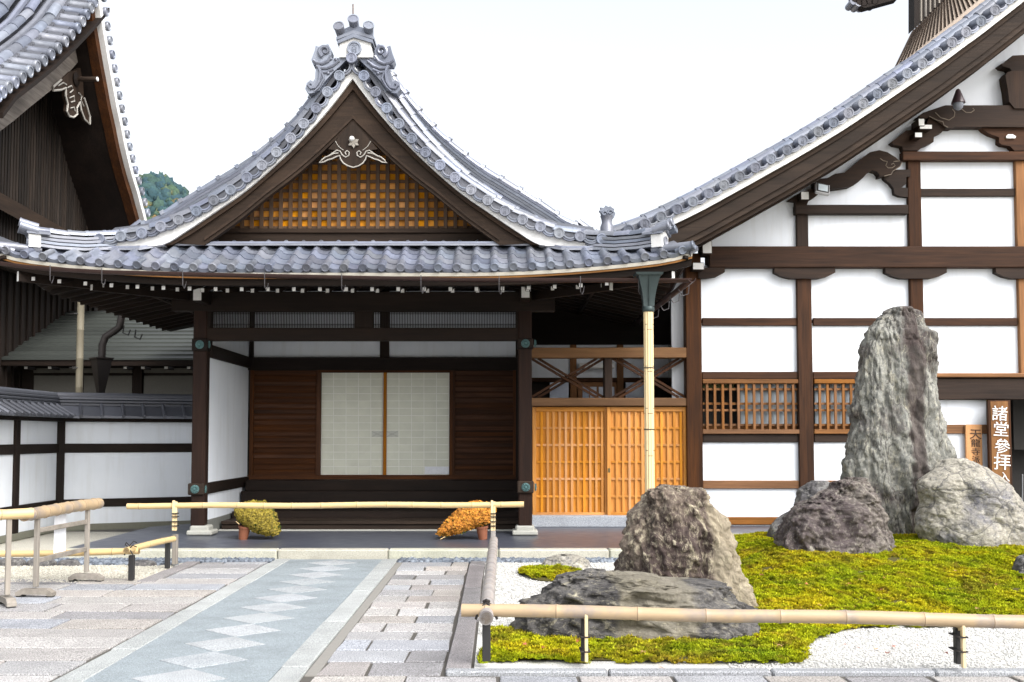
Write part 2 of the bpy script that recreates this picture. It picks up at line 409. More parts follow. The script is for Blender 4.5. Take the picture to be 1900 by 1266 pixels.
while y < 13.15:
    d = .36+.05*rng.random(); y1 = min(y+d, 13.22)
    if 13.22-y1 < .2: y1 = 13.22
    m_ = -.82+(.16 if row % 2 else -.12)+rng.normal(0,.05)
    slab('paving_stone', -1.23, m_, y, y1, rng.normal(0,.002), PAVE, pv, .011); slab('paving_stone', m_, -.375, y, y1, rng.normal(0,.002), PAVE, pv, .011)
    y = y1; row += 1
x = -1.25
while x < 4.5:
    L = .52+.12*rng.random(); slab('paving_stone', x, x+L, 6.36, 6.965, rng.normal(0,.002), PAVE, pv, .014); x += L
for r_ in range(5):
    x = -1.25
    while x < 4.5: L = .5+.4*rng.random(); slab('paving_stone', x, x+L, 5.9-.46*r_, 6.34-.46*r_, 0, PAVE, pv, .014); x += L
y = 7.12
while y < 13.1: L = min(1.9, 13.22-y); slab('edging_stone', -.36, -.178, y, y+L, .012, STRIP, pv, .004); y += L
y = 11.42
while y < 13.1: L = min(.95, 13.22-y); slab('edging_stone', -4.0, -3.815, y, y+L, .008, STRIP, pv, .004); y += L
# central path
cp = thing('central_path', (-2.1, 9, 0), None, None); cp['kind'] = 'structure'
ob('aggregate_strip', B().box(PXL+.20, PXR-.20, 3.6, 13.48, -.06, .004, .002), AGG, cp)
for xa, xb in ((PXL, PXL+.205), (PXR-.205, PXR)):
    y = 3.7+(.6 if xa < -2.5 else 0)
    while y < 13.4: L = min(1.75, 13.48-y); slab('border_stone', xa, xb, y, y+L, .010, BORDER, cp, .003, .008); y += L
ob('mortar_strip', B().box(PXR+.002, -1.226, 6.99, 13.2, -.06, -.003, .002), plain('pale_mortar', (.235,.225,.205), .9, .03, 0, 30), cp)
# diamonds of pale granite laid corner to corner
k = 0
for k in range(16):
    yc = 4.6+.565*k; hx, hy = .315, .275; xc = (PXL+PXR)/2
    j = rng.normal(0,.008)
    ob('diamond_slab', B().prism([(xc-hx, yc+j, -.04), (xc, yc-hy, -.04), (xc+hx, yc-j, -.04), (xc, yc+hy, -.04)], (0,0,.048)), DIAM, cp, fix=True)
# kerb between pavement and moss garden
kg = thing('garden_kerb', (1.8, 7.08, 0), None, None); kg['kind'] = 'structure'
x = -.36
while x < 4.6: ob('kerb_stone', B().box(x+.003, x+1.1, 7.0, 7.10, -.06, .022, .012), KERB, kg); x += 1.105

# ================================================================ HILL BEHIND
hv = []; NX, NY = 40, 14
def hz(x, y): return max(-2, 94*math.exp(-((x+142)/40)**2)*math.exp(-((y-430)/60)**2)+70*math.exp(-((x+230)/70)**2)*math.exp(-((y-440)/70)**2)+6*noise.noise(Vector((x*.03, y*.03, 0))))
hill = B().add([(-330+i*9, 300+j*18, hz(-330+i*9, 300+j*18)-3) for j in range(NY) for i in range(NX)], [(j*NX+i, j*NX+i+1, (j+1)*NX+i+1, (j+1)*NX+i) for j in range(NY-1) for i in range(NX-1)])
struct('hill', hill, plain('hill_earth', (.05,.07,.03), .9), 60)
bm = bmesh.new(); bmesh.ops.create_icosphere(bm, subdivisions=2, radius=1); ico = [v.co.copy() for v in bm.verts]; icf = [[v.index for v in f.verts] for f in bm.faces]; bm.free()
icoA = np.array([tuple(v) for v in ico]); icfA = np.array(icf)
def scatter(name, base, faces, pos, mats, mi=None, kind='stuff', parent=None, attr=None):
    # base: (n, nv, 3) vertex arrays per item, faces (nf, k) shared; joined in one mesh quickly
    n, nv = base.shape[0], base.shape[1]; V = (base+pos[:,None,:]).reshape(-1,3); k = faces.shape[1]
    Fi = (faces[None]+(np.arange(n)*nv)[:,None,None]).reshape(-1)
    me = bpy.data.meshes.new(name); nf = n*faces.shape[0]
    org = V.mean(0); V = V-org
    me.vertices.add(len(V)); me.vertices.foreach_set('co', V.ravel().astype(np.float32))
    me.loops.add(len(Fi)); me.loops.foreach_set('vertex_index', Fi.astype(np.int32))
    me.polygons.add(nf); me.polygons.foreach_set('loop_start', np.arange(0, nf*k, k, dtype=np.int32))
    for m in (mats if isinstance(mats, (list, tuple)) else [mats]): me.materials.append(m)
    if mi is not None: me.polygons.foreach_set('material_index', np.repeat(mi, faces.shape[0]).astype(np.int32))
    if attr is not None:
        a = me.attributes.new('tint', 'FLOAT', 'FACE'); a.data.foreach_set('value', np.repeat(attr, faces.shape[0]).astype(np.float32))
    me.update(calc_edges=True); me.validate()
    o = bpy.data.objects.new(name, me); col.objects.link(o); o.parent = parent; o.location = Vector(org)-wl(parent); WL[o.name] = Vector(org)
    if kind: o['kind'] = kind
    return o
pos = []; siz = []
for _ in range(7000):
    x, y = rng.uniform(-260, -60), rng.uniform(335, 450); z = hz(x, y)
    if z > 12: pos.append((x, y, z+1)); siz.append(rng.uniform(1.5, 3.3))
pos = np.array(pos); siz = np.array(siz)
base = icoA[None]*siz[:,None,None]*np.array([1,1,1.15])
base = base*(1+.45*np.sin(base[:,:,:1]*2.3+pos[:,None,:1])*np.cos(base[:,:,2:]*2.1+pos[:,None,1:2])+rng.normal(0,.13,base.shape[:2])[:,:,None])
def mk_forest():
    m = NT('hazed_autumn_forest'); a = m.n('Attribute', {'attribute_name':'tint'}).outputs['Fac']
    c = m.ramp(a, (0, (.018,.055,.075)), (.5, (.030,.075,.080)), (.80, (.060,.105,.06)), (.92, (.13,.12,.045)), (1, (.22,.11,.04)))  # blue-green stops carry the distance haze in the leaf colour
    f = m.noise(m.co(), .9, 4, .7); m.p(Base_Color=m.mix(m.ramp(f, (.35, .65), (.6, 0)), c, (.012,.03,.03)), Roughness=.9); return m.mat
scatter('hillside_forest', base, icfA, pos, mk_forest(), attr=rng.random(len(pos)))
# ================================================================ ENTRANCE HALL (gabled porch in the middle)
YE, YC, YG, YI, FZ, XC = 13.75, 15.5, 14.3, 18.2, .12, -2.09
EH = thing('entrance_hall', (XC, YC, FZ), 'dark timber entrance hall with curved grey tiled gable and shoji doors in the middle', 'temple building')
W_HOR = woods('orange_brown_timber', (.15,.065,.022), (.30,.135,.045), amt=.2)
W_PANEL = woods('red_brown_panel', (.036,.013,.005), (.10,.036,.011), amt=.25)
# ---- tiles shared by all the roofs
def disc_tile(r, L, txt='天\n龍', seg=18):         # round tile, its disc faces -Y
    b = B().lathe([(0,.010),(r*.70,.010),(r*.76,0),(r*.93,0),(r,.008),(r,.035),(r*.9,.045),(r*.9,L)], seg, (0,0,0), (0,1,0))
    if txt:
        V, F = text(txt, r*.66, .003, 1); b.add([(v.x, .008-v.z, v.y) for v in V], F)
    return mesh('round_tile', b, TILE, 40)
DISC = disc_tile(.079, .32); DISC_E = disc_tile(.060, .26, None, 14); DISC_B = disc_tile(.098, .40, None, 20)
def wave(t): 
    if t < .24: return .052*math.cos(max(-1, t/.24)*math.pi/2)
    return -.022*math.sin((t-.24)/.62*math.pi) if t < .86 else .004
def pan_tile(wd, L, th=.022, lip=0):
    ts = [-.24,-.17,-.09,0,.09,.17,.24,.36,.5,.62,.74,.86]; b = B(); n = len(ts)
    top = [(t*wd, y, wave(t)) for y in (0, L) for t in ts]
    low = [(t*wd, .004, wave(t)-th-lip*(1 if t > .2 else .2)) for t in ts]
    b.add(top, [(i, i+1, n+i+1, n+i) for i in range(n-1)])
    b.add(top[:n]+low, [(n+i, n+i+1, i+1, i) for i in range(n-1)])
    b.add([low[0], low[-1], (low[-1][0], L, low[-1][2]), (low[0][0], L, low[0][2])], [(3,2,1,0)])
    return b
PAN = mesh('wave_tile', pan_tile(.2545, .30), TILE, 50)
PAN_E = mesh('eave_tile', pan_tile(.2545, .30, .03, .022), TILE, 50)
def half_tile(r, L, n=9):                       # half-round ridge tile lying along +X, thick front end
    b = B()
    for x0, x1, rr in ((0, L, r), (-.012, .035, r*1.07)):
        v = [(x, -rr*math.cos(math.pi*k/(n-1)), rr*math.sin(math.pi*k/(n-1))) for x in (x0, x1) for k in range(n)]
        b.add(v, [(k+1, k, n+k, n+k+1) for k in range(n-1)] + [tuple(range(n)), tuple(range(n, 2*n))[::-1]])
    return mesh('ridge_tile', b, TILE, 40)
def arc_tile(r, th, L, w0=-.95, w1=.95, n=9):   # hanging pan of the verge: an arc bulging down, running along Y
    b = B(); A = [(r*math.sin(a*1.05), 0, -r*math.cos(a*1.05)+r*.45) for a in np.linspace(w0, w1, n)]
    C = [((r-th)*math.sin(a*1.05), 0, -(r-th)*math.cos(a*1.05)+r*.45) for a in np.linspace(w0, w1, n)]
    b.band(A, C, (0, L, 0)); return mesh('verge_tile', b, TILE, 40)

def eave_lift(u): u = abs(u); return .0225*max(0, u-1.5)**2 + .16*max(0, u-4.2)**2
ZE = P(639, 497, YE).z
skirt = ob('skirt_roof', B().sweep([(XC+u, 0, eave_lift(u)) for u in np.linspace(-4.7, 4.7, 33)],
        lambda i: [(0, YE+.04, ZE-.045), (0, YG+.8, ZE+.36), (0, YG+.8, ZE+.31), (0, YE+.04, ZE-.075)]), TILE_OLD, EH, 30)
PITCH = math.atan2(.107, .215)
for r in range(5):
    for i in range(37):
        u = (i-18)*.2545
        if abs(u) > 4.72-.235*r: continue
        sl = (eave_lift(u+.02)-eave_lift(u-.02))/.04*(1-.12*r)
        z = ZE + eave_lift(u)*(1-.14*r) + .107*r
        X = Vector((1, 0, sl)).normalized(); Yv = Vector((0, math.cos(PITCH-.05), math.sin(PITCH-.05))); Z = X.cross(Yv).normalized(); Yv = Z.cross(X)
        inst('eave_tile' if r == 0 else 'wave_tile', PAN_E if r == 0 else PAN, skirt, (XC+u+rng.normal(0,.003), YE+.215*r+rng.normal(0,.003), z+rng.normal(0,.002)), axes(X, Yv, Z))
        if r == 0: inst('round_tile', DISC_E, skirt, (XC+u, YE-.02, z-.004), axes(X, Yv, Z))
# flashing courses at the head of the skirt roof
fl = [(-3.62, 14.36, 4.235), (-2.98, 14.36, 4.235), (-2.62, 14.55, 4.335), (2.62, 14.55, 4.335), (2.98, 14.36, 4.235), (3.62, 14.36, 4.235)]
for k in range(2):
    ob('flashing_course', B().sweep([(XC+a, y+.02*k, z+.034*k) for a, y, z in fl], lambda i: [(0,-.03,0), (0,-.03,.028), (0,.5,.10), (0,.5,.07)]), TILE, EH)

# ---- verge of the gable
VC = [(0,108),(23,140),(45,170),(66,200),(89,229),(113,256),(139,282),(166,306),(194,329),(224,352),(255,371),(287,391),(320,407),(353,420),(388,432),(427,438),(467,443)]
VU = [(dx*YG/1884, P(652, y, YG).z) for dx, y in VC]
VD = smoothline(VU, 160)
def vpath(s, n0, dy, k0=0, k1=160, f0=1.0, f1=1.0):   # verge curve of side s moved n0 along its normal and dy back
    out = []
    for k in range(k0, k1):
        a, c = VD[max(k-2,0)], VD[min(k+2,159)]; t = Vector((c[0]-a[0], 0, c[1]-a[1])).normalized()
        n = Vector((-t.z, 0, t.x)); f = f0+(f1-f0)*k/159
        q = Vector((VD[k][0], 0, VD[k][1])) + n*n0*f
        out.append(Vector((XC+s*q.x, YG+dy, q.z)))
    return out
def at_len(path, d):
    a = 0
    for i in range(len(path)-1):
        l = (path[i+1]-path[i]).length
        if a+l >= d: return path[i]+(path[i+1]-path[i])*((d-a)/l), (path[i+1]-path[i]).normalized()
        a += l
    return path[-1], (path[-1]-path[-2]).normalized()
def length(path): return sum((path[i+1]-path[i]).length for i in range(len(path)-1))
ARC = arc_tile(.135, .022, .32); ARC2 = arc_tile(.108, .018, .30)
roof = ob('gable_roof', B().sweep([Vector((XC-q[0], 0, q[1])) for q in VD[::-8]]+[Vector((XC+q[0], 0, q[1])) for q in VD[4::8]],
             lambda i: [(0, YG+.10, -.06), (0, YG+.3, .12), (0, YG+.6, .28), (0, YG+8.5, .34), (0, YG+8.5, .12), (0, YG+.12, -.12)]), TILE_OLD, EH, 30)
inst('round_tile', DISC, roof, (XC, YG-.03, VU[0][1]), None, 1.02)
for s in (-1, 1):
    for i in range(1, len(VU)):
        u, z = VU[i]; inst('round_tile', DISC, roof, (XC+s*u, YG, z), Matrix.Rotation(rng.normal(0,.05), 3, 'Y'))
    for i in range(len(VU)-1):
        (u0, z0), (u1, z1) = VU[i], VU[i+1]
        t = Vector((s*(u1-u0), 0, z1-z0)).normalized(); n = Vector((-t.z, 0, t.x)); n = n if n.z > 0 else -n
        t = t if t.x > 0 else -t
        m = Vector((XC+s*(u0+u1)/2, YG+.03, (z0+z1)/2)) - n*.012
        inst('verge_tile', ARC, roof, m, axes(t, Vector((0,1,0)), n)); inst('verge_tile', ARC2, roof, m+Vector((0,-.012,0))+n*.01, axes(t, Vector((0,1,0)), n))
    # rounded rows of tile laid down the slope behind the discs
    for n0, dy, r, L, f1 in ((.17, .25, .088, .315, .60), (.34, .52, .080, .30, .42)):
        pth = vpath(s, n0, dy, 3, 158, 1, f1); T = half_tile(r, L*1.03); LL = length(pth); d = .02
        while d < LL-L*.5:
            p, t = at_len(pth, LL-d); t = -t
            n = Vector((-t.z, 0, t.x)); n = n if n.z > 0 else -n
            inst('ridge_tile', T, roof, p-n*r*.4, axes(t, n.cross(t), n)); d += L
        ob('tile_bed', B().sweep(pth[::6], lambda i: [(0,-.06,-.16), (0,-.06,-.03), (0,.2,.02), (0,.2,-.16)]), TILE_OLD, roof, 30)
    # descending ridge: flat courses under a capped row
    base = vpath(s, .56, 1.0, 12, 160, .48, .62); base = [p-Vector((0,0,.40*max(0,(k/len(base)-.66)/.34)**1.4)) for k, p in enumerate(base)]
    for k in range(5):
        pr = .11-.011*k
        ob('ridge_course', B().sweep([p+Vector((0,0,.055*k)) for p in base[::5]], lambda i, pr=pr: [(0,-pr,0), (0,-pr-.012,.04), (0,pr,.04), (0,pr,0)]), TILE, roof, 30)
    top = [p+Vector((0,0,.29)) for p in base]; T = half_tile(.072, .34); LL = length(top); d = .02
    while d < LL-.1:
        p, t = at_len(top, LL-d); t = -t; n = Vector((-t.z, 0, t.x)); n = n if n.z > 0 else -n
        inst('ridge_tile', T, roof, p-n*.03, axes(t, n.cross(t), n))
        inst('tile_collar', T, roof, p-n*.022, axes(t, n.cross(t), n), (.16, 1.2, 1.22)); d += .33
# ridge running back
ob('main_ridge', B().box(XC-.16, XC+.16, YG+.35, YG+8.4, VU[0][1], VU[0][1]+.48, .04), TILE, EH)

# ---- white edge, barge boards
B0 = [(0,146),(36,193),(70,233),(112,277),(158,320),(203,358),(252,392),(304,427),(350,454)]
B1 = [(0,228),(36,263),(70,295),(112,331),(158,366),(203,403),(241,431),(274,454)]
WB = [(0,118),(23,150),(45,180),(66,210),(89,239),(113,265),(139,291),(166,315),(194,338),(224,361),(255,381),(287,400),(320,416),(353,430),(388,442),(420,449),(440,452)]
def gpx(line, Y, s, n=40, cx=652): return [Vector((XC+s*q[0]*Y/1884, Y, P(cx, q[1], Y).z)) for q in smoothline(line, n)]
for s in (-1, 1):
    Y = YG+.10
    A = gpx(WB, Y, s); ext = B0[:-1]+[(350,454),(396,456),(436,458)]
    ob('white_verge_edge', B().band(A, gpx(ext, Y, s), (0,.22,0)), WHITE, EH, fix=True)
    mid = [(a[0]*.76+c[0]*.24, a[1]*.76+c[1]*.24) for a, c in zip(B0, [(0,228),(36,263),(70,295),(112,331),(158,366),(203,403),(241,431),(274,454),(274,454)])]
    mid[-1] = (333, 454); up = [(a, c+2) for a, c in B0[:-1]]+[(348,455)]
    ob('barge_strip', B().band(gpx(up, Y+.05, s), gpx(mid, Y+.05, s), (0,.2,0)), W_BARGE['x'], EH, fix=True)
    lo = B1[:-1]+[(274,455)]
    m2 = [(a, c-3) for a, c in mid]
    ob('barge_board', B().band(gpx(m2, Y+.10, s), gpx(lo, Y+.10, s), (0,.10,0)), W_BARGE['x'], EH, fix=True)
    in1 = [(a, c-14) for a, c in B1]; 
    ob('barge_moulding', B().band(gpx(in1, Y+.075, s), gpx([(a, c-8) for a, c in B1], Y+.075, s), (0,.03,0)), W_BARGE['x'], EH, fix=True)
# soffit boards and purlins between barge and gable wall
for s in (-1, 1):
    q = [(a, c-30) for a, c in B1]
    pth = gpx(q, Y+.2, s, 24)
    ob('gable_soffit', B().sweep(pth, lambda i: [(0,0,0), (0,.62,0), (0,.62,.04), (0,0,.04)]), W_BARGE['y'], EH, fix=True)
# ---- gable wall with lattice
YL = 15.0
ppoly('gable_board', [(652-300,470)]+[(652-a, c-16) for a, c in B1[::-1]]+[(652+a, c-16) for a, c in B1[1:]]+[(652+300,470)], YL+.085, .04, W_BACK['z'], EH)
glat = thing('gable_lattice', P(656, 425, YL), None, None); glat.parent = EH; glat.location = P(656, 425, YL)-wl(EH)
def ytop(x):
    d = abs(x-652); xs = [q[0] for q in B1]; return float(np.interp(d, xs, [q[1] for q in B1]))-12
for k in range(-9, 20):
    x = 574.8+18.0*k
    if ytop(x) < 424: pbox('lattice_bar', x-3.6, x+3.6, ytop(x), 427, YL, .03, W_GRID['z'], glat, .004)
for j in range(-3, 7):
    y = 319.5+17.2*j
    d = np.interp(y+14, [q[1] for q in B1], [q[0] for q in B1])
    if d > 8: pbox('lattice_rail', 652-d, 656+d, y-2.8, y+2.8, YL+.032, .022, W_GRID['x'], glat, .004)
for k in range(-11, 12):       # shingled boards behind, one per gap
    for j in range(0, 7):
        x = 565.8+18*(k+4); y = 328+17.2*j
        if ytop(x) < y-12 and rng.random() < .45: pbox('backing_board', x-8, x+8, y-9, y+8.5, YL+.072, .012, W_BACK['z'], glat, .003)
pbox('gable_sill', 372, 936, 424, 432, YL-.06, .16, W_BARGE['x'], EH)
pbox('gable_beam', 340, 966, 433, 462, YL-.02, .2, W_BARGE['x'], EH)
# ---- pendant under the gable peak
pend = [(0,226),(20,247),(34,263),(46,277),(30,279),(27,284),(36,285),(44,289),(52,292),(58,297),(63,302),(54,301),(47,297),(39,295),(31,291),(25,289),(23,296),(18,303),(10,308),(0,311)]
YPn = YG+.12
pl = [(655+a, c) for a, c in pend]+[(655-a, c) for a, c in pend[-2:0:-1]]
pg = ppoly('gable_pendant', pl, YPn, .07, W_BARGE['z'], EH)
hl = B()
for s in (-1, 1):
    hl.tube([P(655+s*a, c, YPn-.005) for a, c in pend[5:]], .010, 5)
    hl.tube([P(655+s*a, c, YPn-.006) for a, c in ((44,289),(36,283),(30,279),(24,281),(20,288),(14,292),(8,289),(7,283),(11,280),(15,283),(13,287))], .009, 5)
    hl.tube([P(655+s*a, c, YPn-.005) for a, c in ((33,262),(27,272),(18,279))], .005, 5)

ob('carved_outline', hl, plain('worn_white_edge', (.42,.40,.36), .8), pg)
fb = B()
for k in range(6):
    a = k*math.pi/3; c = P(656, 264, YPn-.03); d = Vector((math.sin(a), 0, math.cos(a))); e = Vector((math.cos(a), 0, -math.sin(a)))
    fb.prism([c, c+d*.04-e*.028, c+d*.085, c+d*.04+e*.028], (0,.03,0))
ob('nail_cover', fb, plain('worn_grey_wood', (.25,.23,.2), .8), pg)
ob('white_boss', B().lathe([(0,-.06),(.022,-.055),(.034,-.03),(.034,.03)], 12, P(653, 258, YPn-.02), (0,1,0)), WHITE, pg, 40)

# ---- ridge-end ornament
OR = thing('ridge_end_ornament', P(655, 105, YG), None, None); OR.parent = EH; OR.location = wl(OR)-wl(EH)
Yo = YG+.06
ob('white_body', B().prism([P(x, y, Yo) for x, y in ((629,106),(630,82),(656,70),(688,80),(691,106))], (0,.5,0)), WHITE, OR)
for (dy, wx, th) in ((0,0,5),(-7,2,4)):
    ob('noshi_tile', B().band([P(x, y+dy-th, Yo-.04) for x, y in ((626-wx,80),(656,67),(692+wx,79))], [P(x, y+dy, Yo-.04) for x, y in ((626-wx,81),(656,69),(692+wx,80))], (0,.56,0)), TILE, OR, fix=True)
ob('noshi_tile', B().band([P(x, y, Yo-.02) for x, y in ((629,58),(656,46),(690,57))], [P(x, y, Yo-.02) for x, y in ((627,71),(656,57),(693,70))], (0,.54,0)), TILE, OR, fix=True)
V, F = text('天\n龍', .078, .004, 2)
cp = P(657, 89, Yo-.05)
ob('crest', B().lathe([(0,.014),(.070,.014),(.078,0),(.100,0),(.106,.012),(.106,.06)], 28, cp, (0,1,0)).add([(cp.x+v.x, cp.y+.010-v.z, cp.z+v.y) for v in V], F), TILE, OR, 40)
for x, y, t in ((627.5,47,-.12),(655,34,0),(684,46,.12)):
    inst('round_tile', DISC_B, OR, P(x, y, Yo-.10), Matrix.Rotation(R(-22), 3, 'X') @ Matrix.Rotation(t, 3, 'Z'), .80)
wing = [(545,625),(600,618),(690,624),(728,622),(722,585),(718,540),(755,472),(800,488),(845,505),(888,488),(900,545),(936,640),(915,690),(866,690),(890,760),(896,845),(918,872),(945,855),(985,890),(1000,950),(960,1000),(900,990),(850,960),(790,870),(700,770),(620,700)]
for s in (-1, 1):
    X_ = lambda a: 655+s*((a/5.755+570)-655)
    wp = [(X_(a), c/5.755) for a, c in wing]
    wo = ppoly('scroll_wing', wp, Yo+.05, .20, TILE, OR)
    r = B()
    r.tube([P(X_(790)+s*(9.5*(1-t/8.2))*math.cos(t), 545/5.755-(9.5*(1-t/8.2))*math.sin(t), Yo+.035) for t in np.linspace(-1.2, 6.6, 30)], [.036*(1-.05*k*.5) for k in range(30)], 7)
    r.tube([P(X_(a), c/5.755, Yo+.04) for a, c in ((722,600),(760,655),(820,680),(880,670),(915,645))], .024, 6)
    r.tube([P(X_(a), c/5.755, Yo+.04) for a, c in ((640,650),(700,700),(770,730),(850,725),(880,705))], .022, 6)
    r.tube([P(X_(a), c/5.755, Yo+.04) for a, c in ((700,740),(780,775),(850,770))], .018, 6)
    r.tube([P(X_(a), c/5.755, Yo+.04) for a, c in ((862,700),(835,770),(850,870),(890,935),(940,945),(965,915),(945,890))], .026, 6)
    r.tube([P(X_(a), c/5.755, Yo+.04) for a, c in ((820,770),(800,840),(850,930),(900,975))], .016, 6)
    for a, c, q in ((670,640,.032),(725,632,.026),(755,785,.03)):
        r.lathe([(0,-.03),(q*.7,-.022),(q,0),(q,.03)], 10, P(X_(a), c/5.755, Yo+.05), (0,1,0))
    ob('scroll_relief', r, TILE, OR, 50)
ob('lightning_rod', B().tube([P(655, 26, YG+.3), P(655, 8, YG+.3)], .011, 6), plain('rusty_rod', (.2,.15,.12)), OR)

# ---- corner hip ridges with small ornaments
for s in (-1, 1):
    pa = [(3.15,14.62,4.40),(3.45,14.46,4.315),(3.75,14.30,4.27),(4.05,14.14,4.265),(4.36,13.97,4.285)]
    path = [Vector((XC+s*a, b, c)) for a, b, c in pa]
    sd_ = Vector((s*.47, -.88, 0)); dr = Vector((s*.88, -.47, 0)); cr_ = Vector((.47*s, .88, 0))*1
    side = Vector((-dr.y, dr.x, 0))
    for k in range(4):
        w_ = .13-.014*k
        ob('hip_course', B().sweep([p+Vector((0,0,-.07+.052*k)) for p in path], lambda i, w_=w_: [tuple(side*w_), tuple(side*w_+Vector((0,0,.036))), tuple(-side*w_+Vector((0,0,.036))), tuple(-side*w_)]), TILE, EH, fix=True)
    tp = [p+Vector((0,0,.15)) for p in path]; LL = length(tp); T = half_tile(.075, .25); d = 0
    while d < LL-.05:
        p, t = at_len(tp, LL-d-.02); t = -t; sx = Vector((0,0,1)).cross(t).normalized()
        inst('ridge_tile', T, EH, p, axes(t, sx, t.cross(sx))); d += .235
    cn = path[-1]+dr*.02
    hb = thing('corner_ornament', cn, None, None); hb.parent = EH; hb.location = cn-wl(EH)
    fr = axes(side, -dr, Vector((0,0,1))).to_4x4(); M = Matrix.Translation(cn) @ fr
    ob('white_body', B().prism([(-.13,0,-.09),(.13,0,-.09),(.15,0,.08),(0,0,.15),(-.15,0,.08)], (0,.15,0)).xf(M), WHITE, hb, fix=True)
    ob('noshi_tile', B().band([(-.18,-.03,.115),(0,-.03,.19),(.18,-.03,.115)], [(-.18,-.03,.085),(0,-.03,.155),(.18,-.03,.085)], (0,.3,0)).xf(M), TILE, hb, fix=True)
    ob('crest', B().lathe([(0,-.01),(.05,-.01),(.056,-.022),(.072,-.022),(.072,.01)], 18, (0,0,.0), (0,1,0)).xf(M), TILE, hb, 40)
    for a, c in ((-.14,.19),(0,.265),(.14,.19)):
        inst('round_tile', DISC_B, hb, M @ Vector((a,-.12,c)), (fr @ Matrix.Rotation(R(-14), 4, 'X')).to_3x3(), .62)
    cz = Vector((XC+s*4.735, YE-.03, ZE+eave_lift(4.75)+.02))
    inst('round_tile', DISC_B, hb, cz, (axes(side, -dr, Vector((0,0,1))).to_4x4() @ Matrix.Rotation(R(-16), 4, 'X')).to_3x3(), .66)
    ob('corner_tile', B().tube([cz-dr*.05, cz-dr*.35+Vector((0,0,-.01)), cz-dr*.6+Vector((0,0,-.02))], .055, 10), TILE, hb, 50)
# swirl finial standing on the right-hand slope
Yf = 15.3; fin = thing('swirl_finial', P(1127, 422, Yf), None, None); fin.parent = EH; fin.location = wl(fin)-wl(EH)
ob('finial_post', B().lathe([(.11,-.3),(.10,0),(.075,.06),(.085,.12),(.10,.16)], 14, P(1126, 421, Yf)), TILE, fin, 50)
sw = B()
sw.prism([P(x, y, Yf-.04) for x, y in ((1117,402),(1115,394),(1112,391),(1116,389),(1114,385),(1120,386),(1124,381),(1128,384),(1133,383),(1136,386),(1140,388),(1139,392),(1142,396),(1140,402),(1136,406),(1122,405))], (0,.10,0))
for cx_, cy_, q in ((1121.5,396.5,5.5),(1132,394,5.0)):
    sw.tube([P(cx_+q*(1-t/8)*math.cos(t), cy_-q*(1-t/8)*math.sin(t), Yf-.05) for t in np.linspace(0, 6.4, 20)], .017, 6)
ob('swirl', sw, TILE, fin, 50, fix=True)

# ---- eaves: mortar edge, eave beam, rafters, soffit, gutter
us = np.linspace(-4.72, 4.72, 41)
ob('eave_mortar', B().sweep([(XC+u, YE+.03, ZE+eave_lift(u)-.065) for u in us], lambda i: [(0,0,0), (0,.16,.04), (0,.16,-.04), (0,.01,-.045)]), CREAM, EH, fix=True)
ob('eave_board', B().sweep([(XC+u, YE+.05, ZE+eave_lift(u)-.112) for u in us], lambda i: [(0,0,0), (0,.14,0), (0,.14,-.03), (0,0,-.028)]), W_WARM['x'], EH, fix=True)
ob('eave_beam', B().sweep([(XC+u, YE+.08, ZE+eave_lift(u)-.142) for u in us], lambda i: [(0,0,0), (0,.12,0), (0,.12,-.085), (0,.02,-.085)]), W_DARK['x'], EH, fix=True)
sd_w = lambda i: min(2.1, max(.06, (4.72-abs(us[i]))*1.0))
ob('eave_soffit', B().sweep([(XC+u, 0, ZE+eave_lift(u)-.2) for u in us], lambda i: [(0,YE+.12,0), (0,YE+.12+sd_w(i),.187*sd_w(i)), (0,YE+.12+sd_w(i),.187*sd_w(i)+.03), (0,YE+.12,.03)]), W_DARK['y'], EH, fix=True)
def rafter(u, y0, y1, w_, h_, dz, z0=None):
    z = ZE+eave_lift(u)*.8-.2+dz; k = .24; b = B()
    y1 = min(y1, y0+max(.25, (4.62-abs(u))*1.0))
    b.box(XC+u-w_/2, XC+u+w_/2, y0, y1, z-h_, z, .004, 0, 1)
    for v in b.v: v.z += (v.y-y0)*k
    ob('rafter', b, [W_DARK['y'], WHITE], EH)
for i in range(-7, 16):
    x = 399+48.5*i; u = (x-PCX)/1892*13.98-XC
    if abs(u) < 4.45: rafter(u, 13.98, 15.6, .056, .060, -.028)
for i in range(-5, 17):
    x = 374.5+46.5*i; u = (x-PCX)/1892*14.52-XC
    if abs(u) < 4.0: rafter(u, 14.52, 16.2, .056, .064, .03)
for s in (-1, 1):        # hip rafters at the corners
    for (a, b2, c, w_, h_, L) in ((4.48, 13.90, ZE-.02, .075, .145, 1.6), (3.69, 14.45, ZE-.09, .085, .12, 1.9)):
        dr = Vector((s*.70, -.70, 0)); side = Vector((-dr.y, dr.x, 0)); M = Matrix.Translation((XC+s*a, b2, c)) @ axes(side, -dr, Vector((0,0,1))).to_4x4()
        ob('hip_rafter', B().box(-w_/2, w_/2, 0, L, -h_, 0, .004, 0, 1).xf(M), [W_DARK['y'], WHITE], EH)
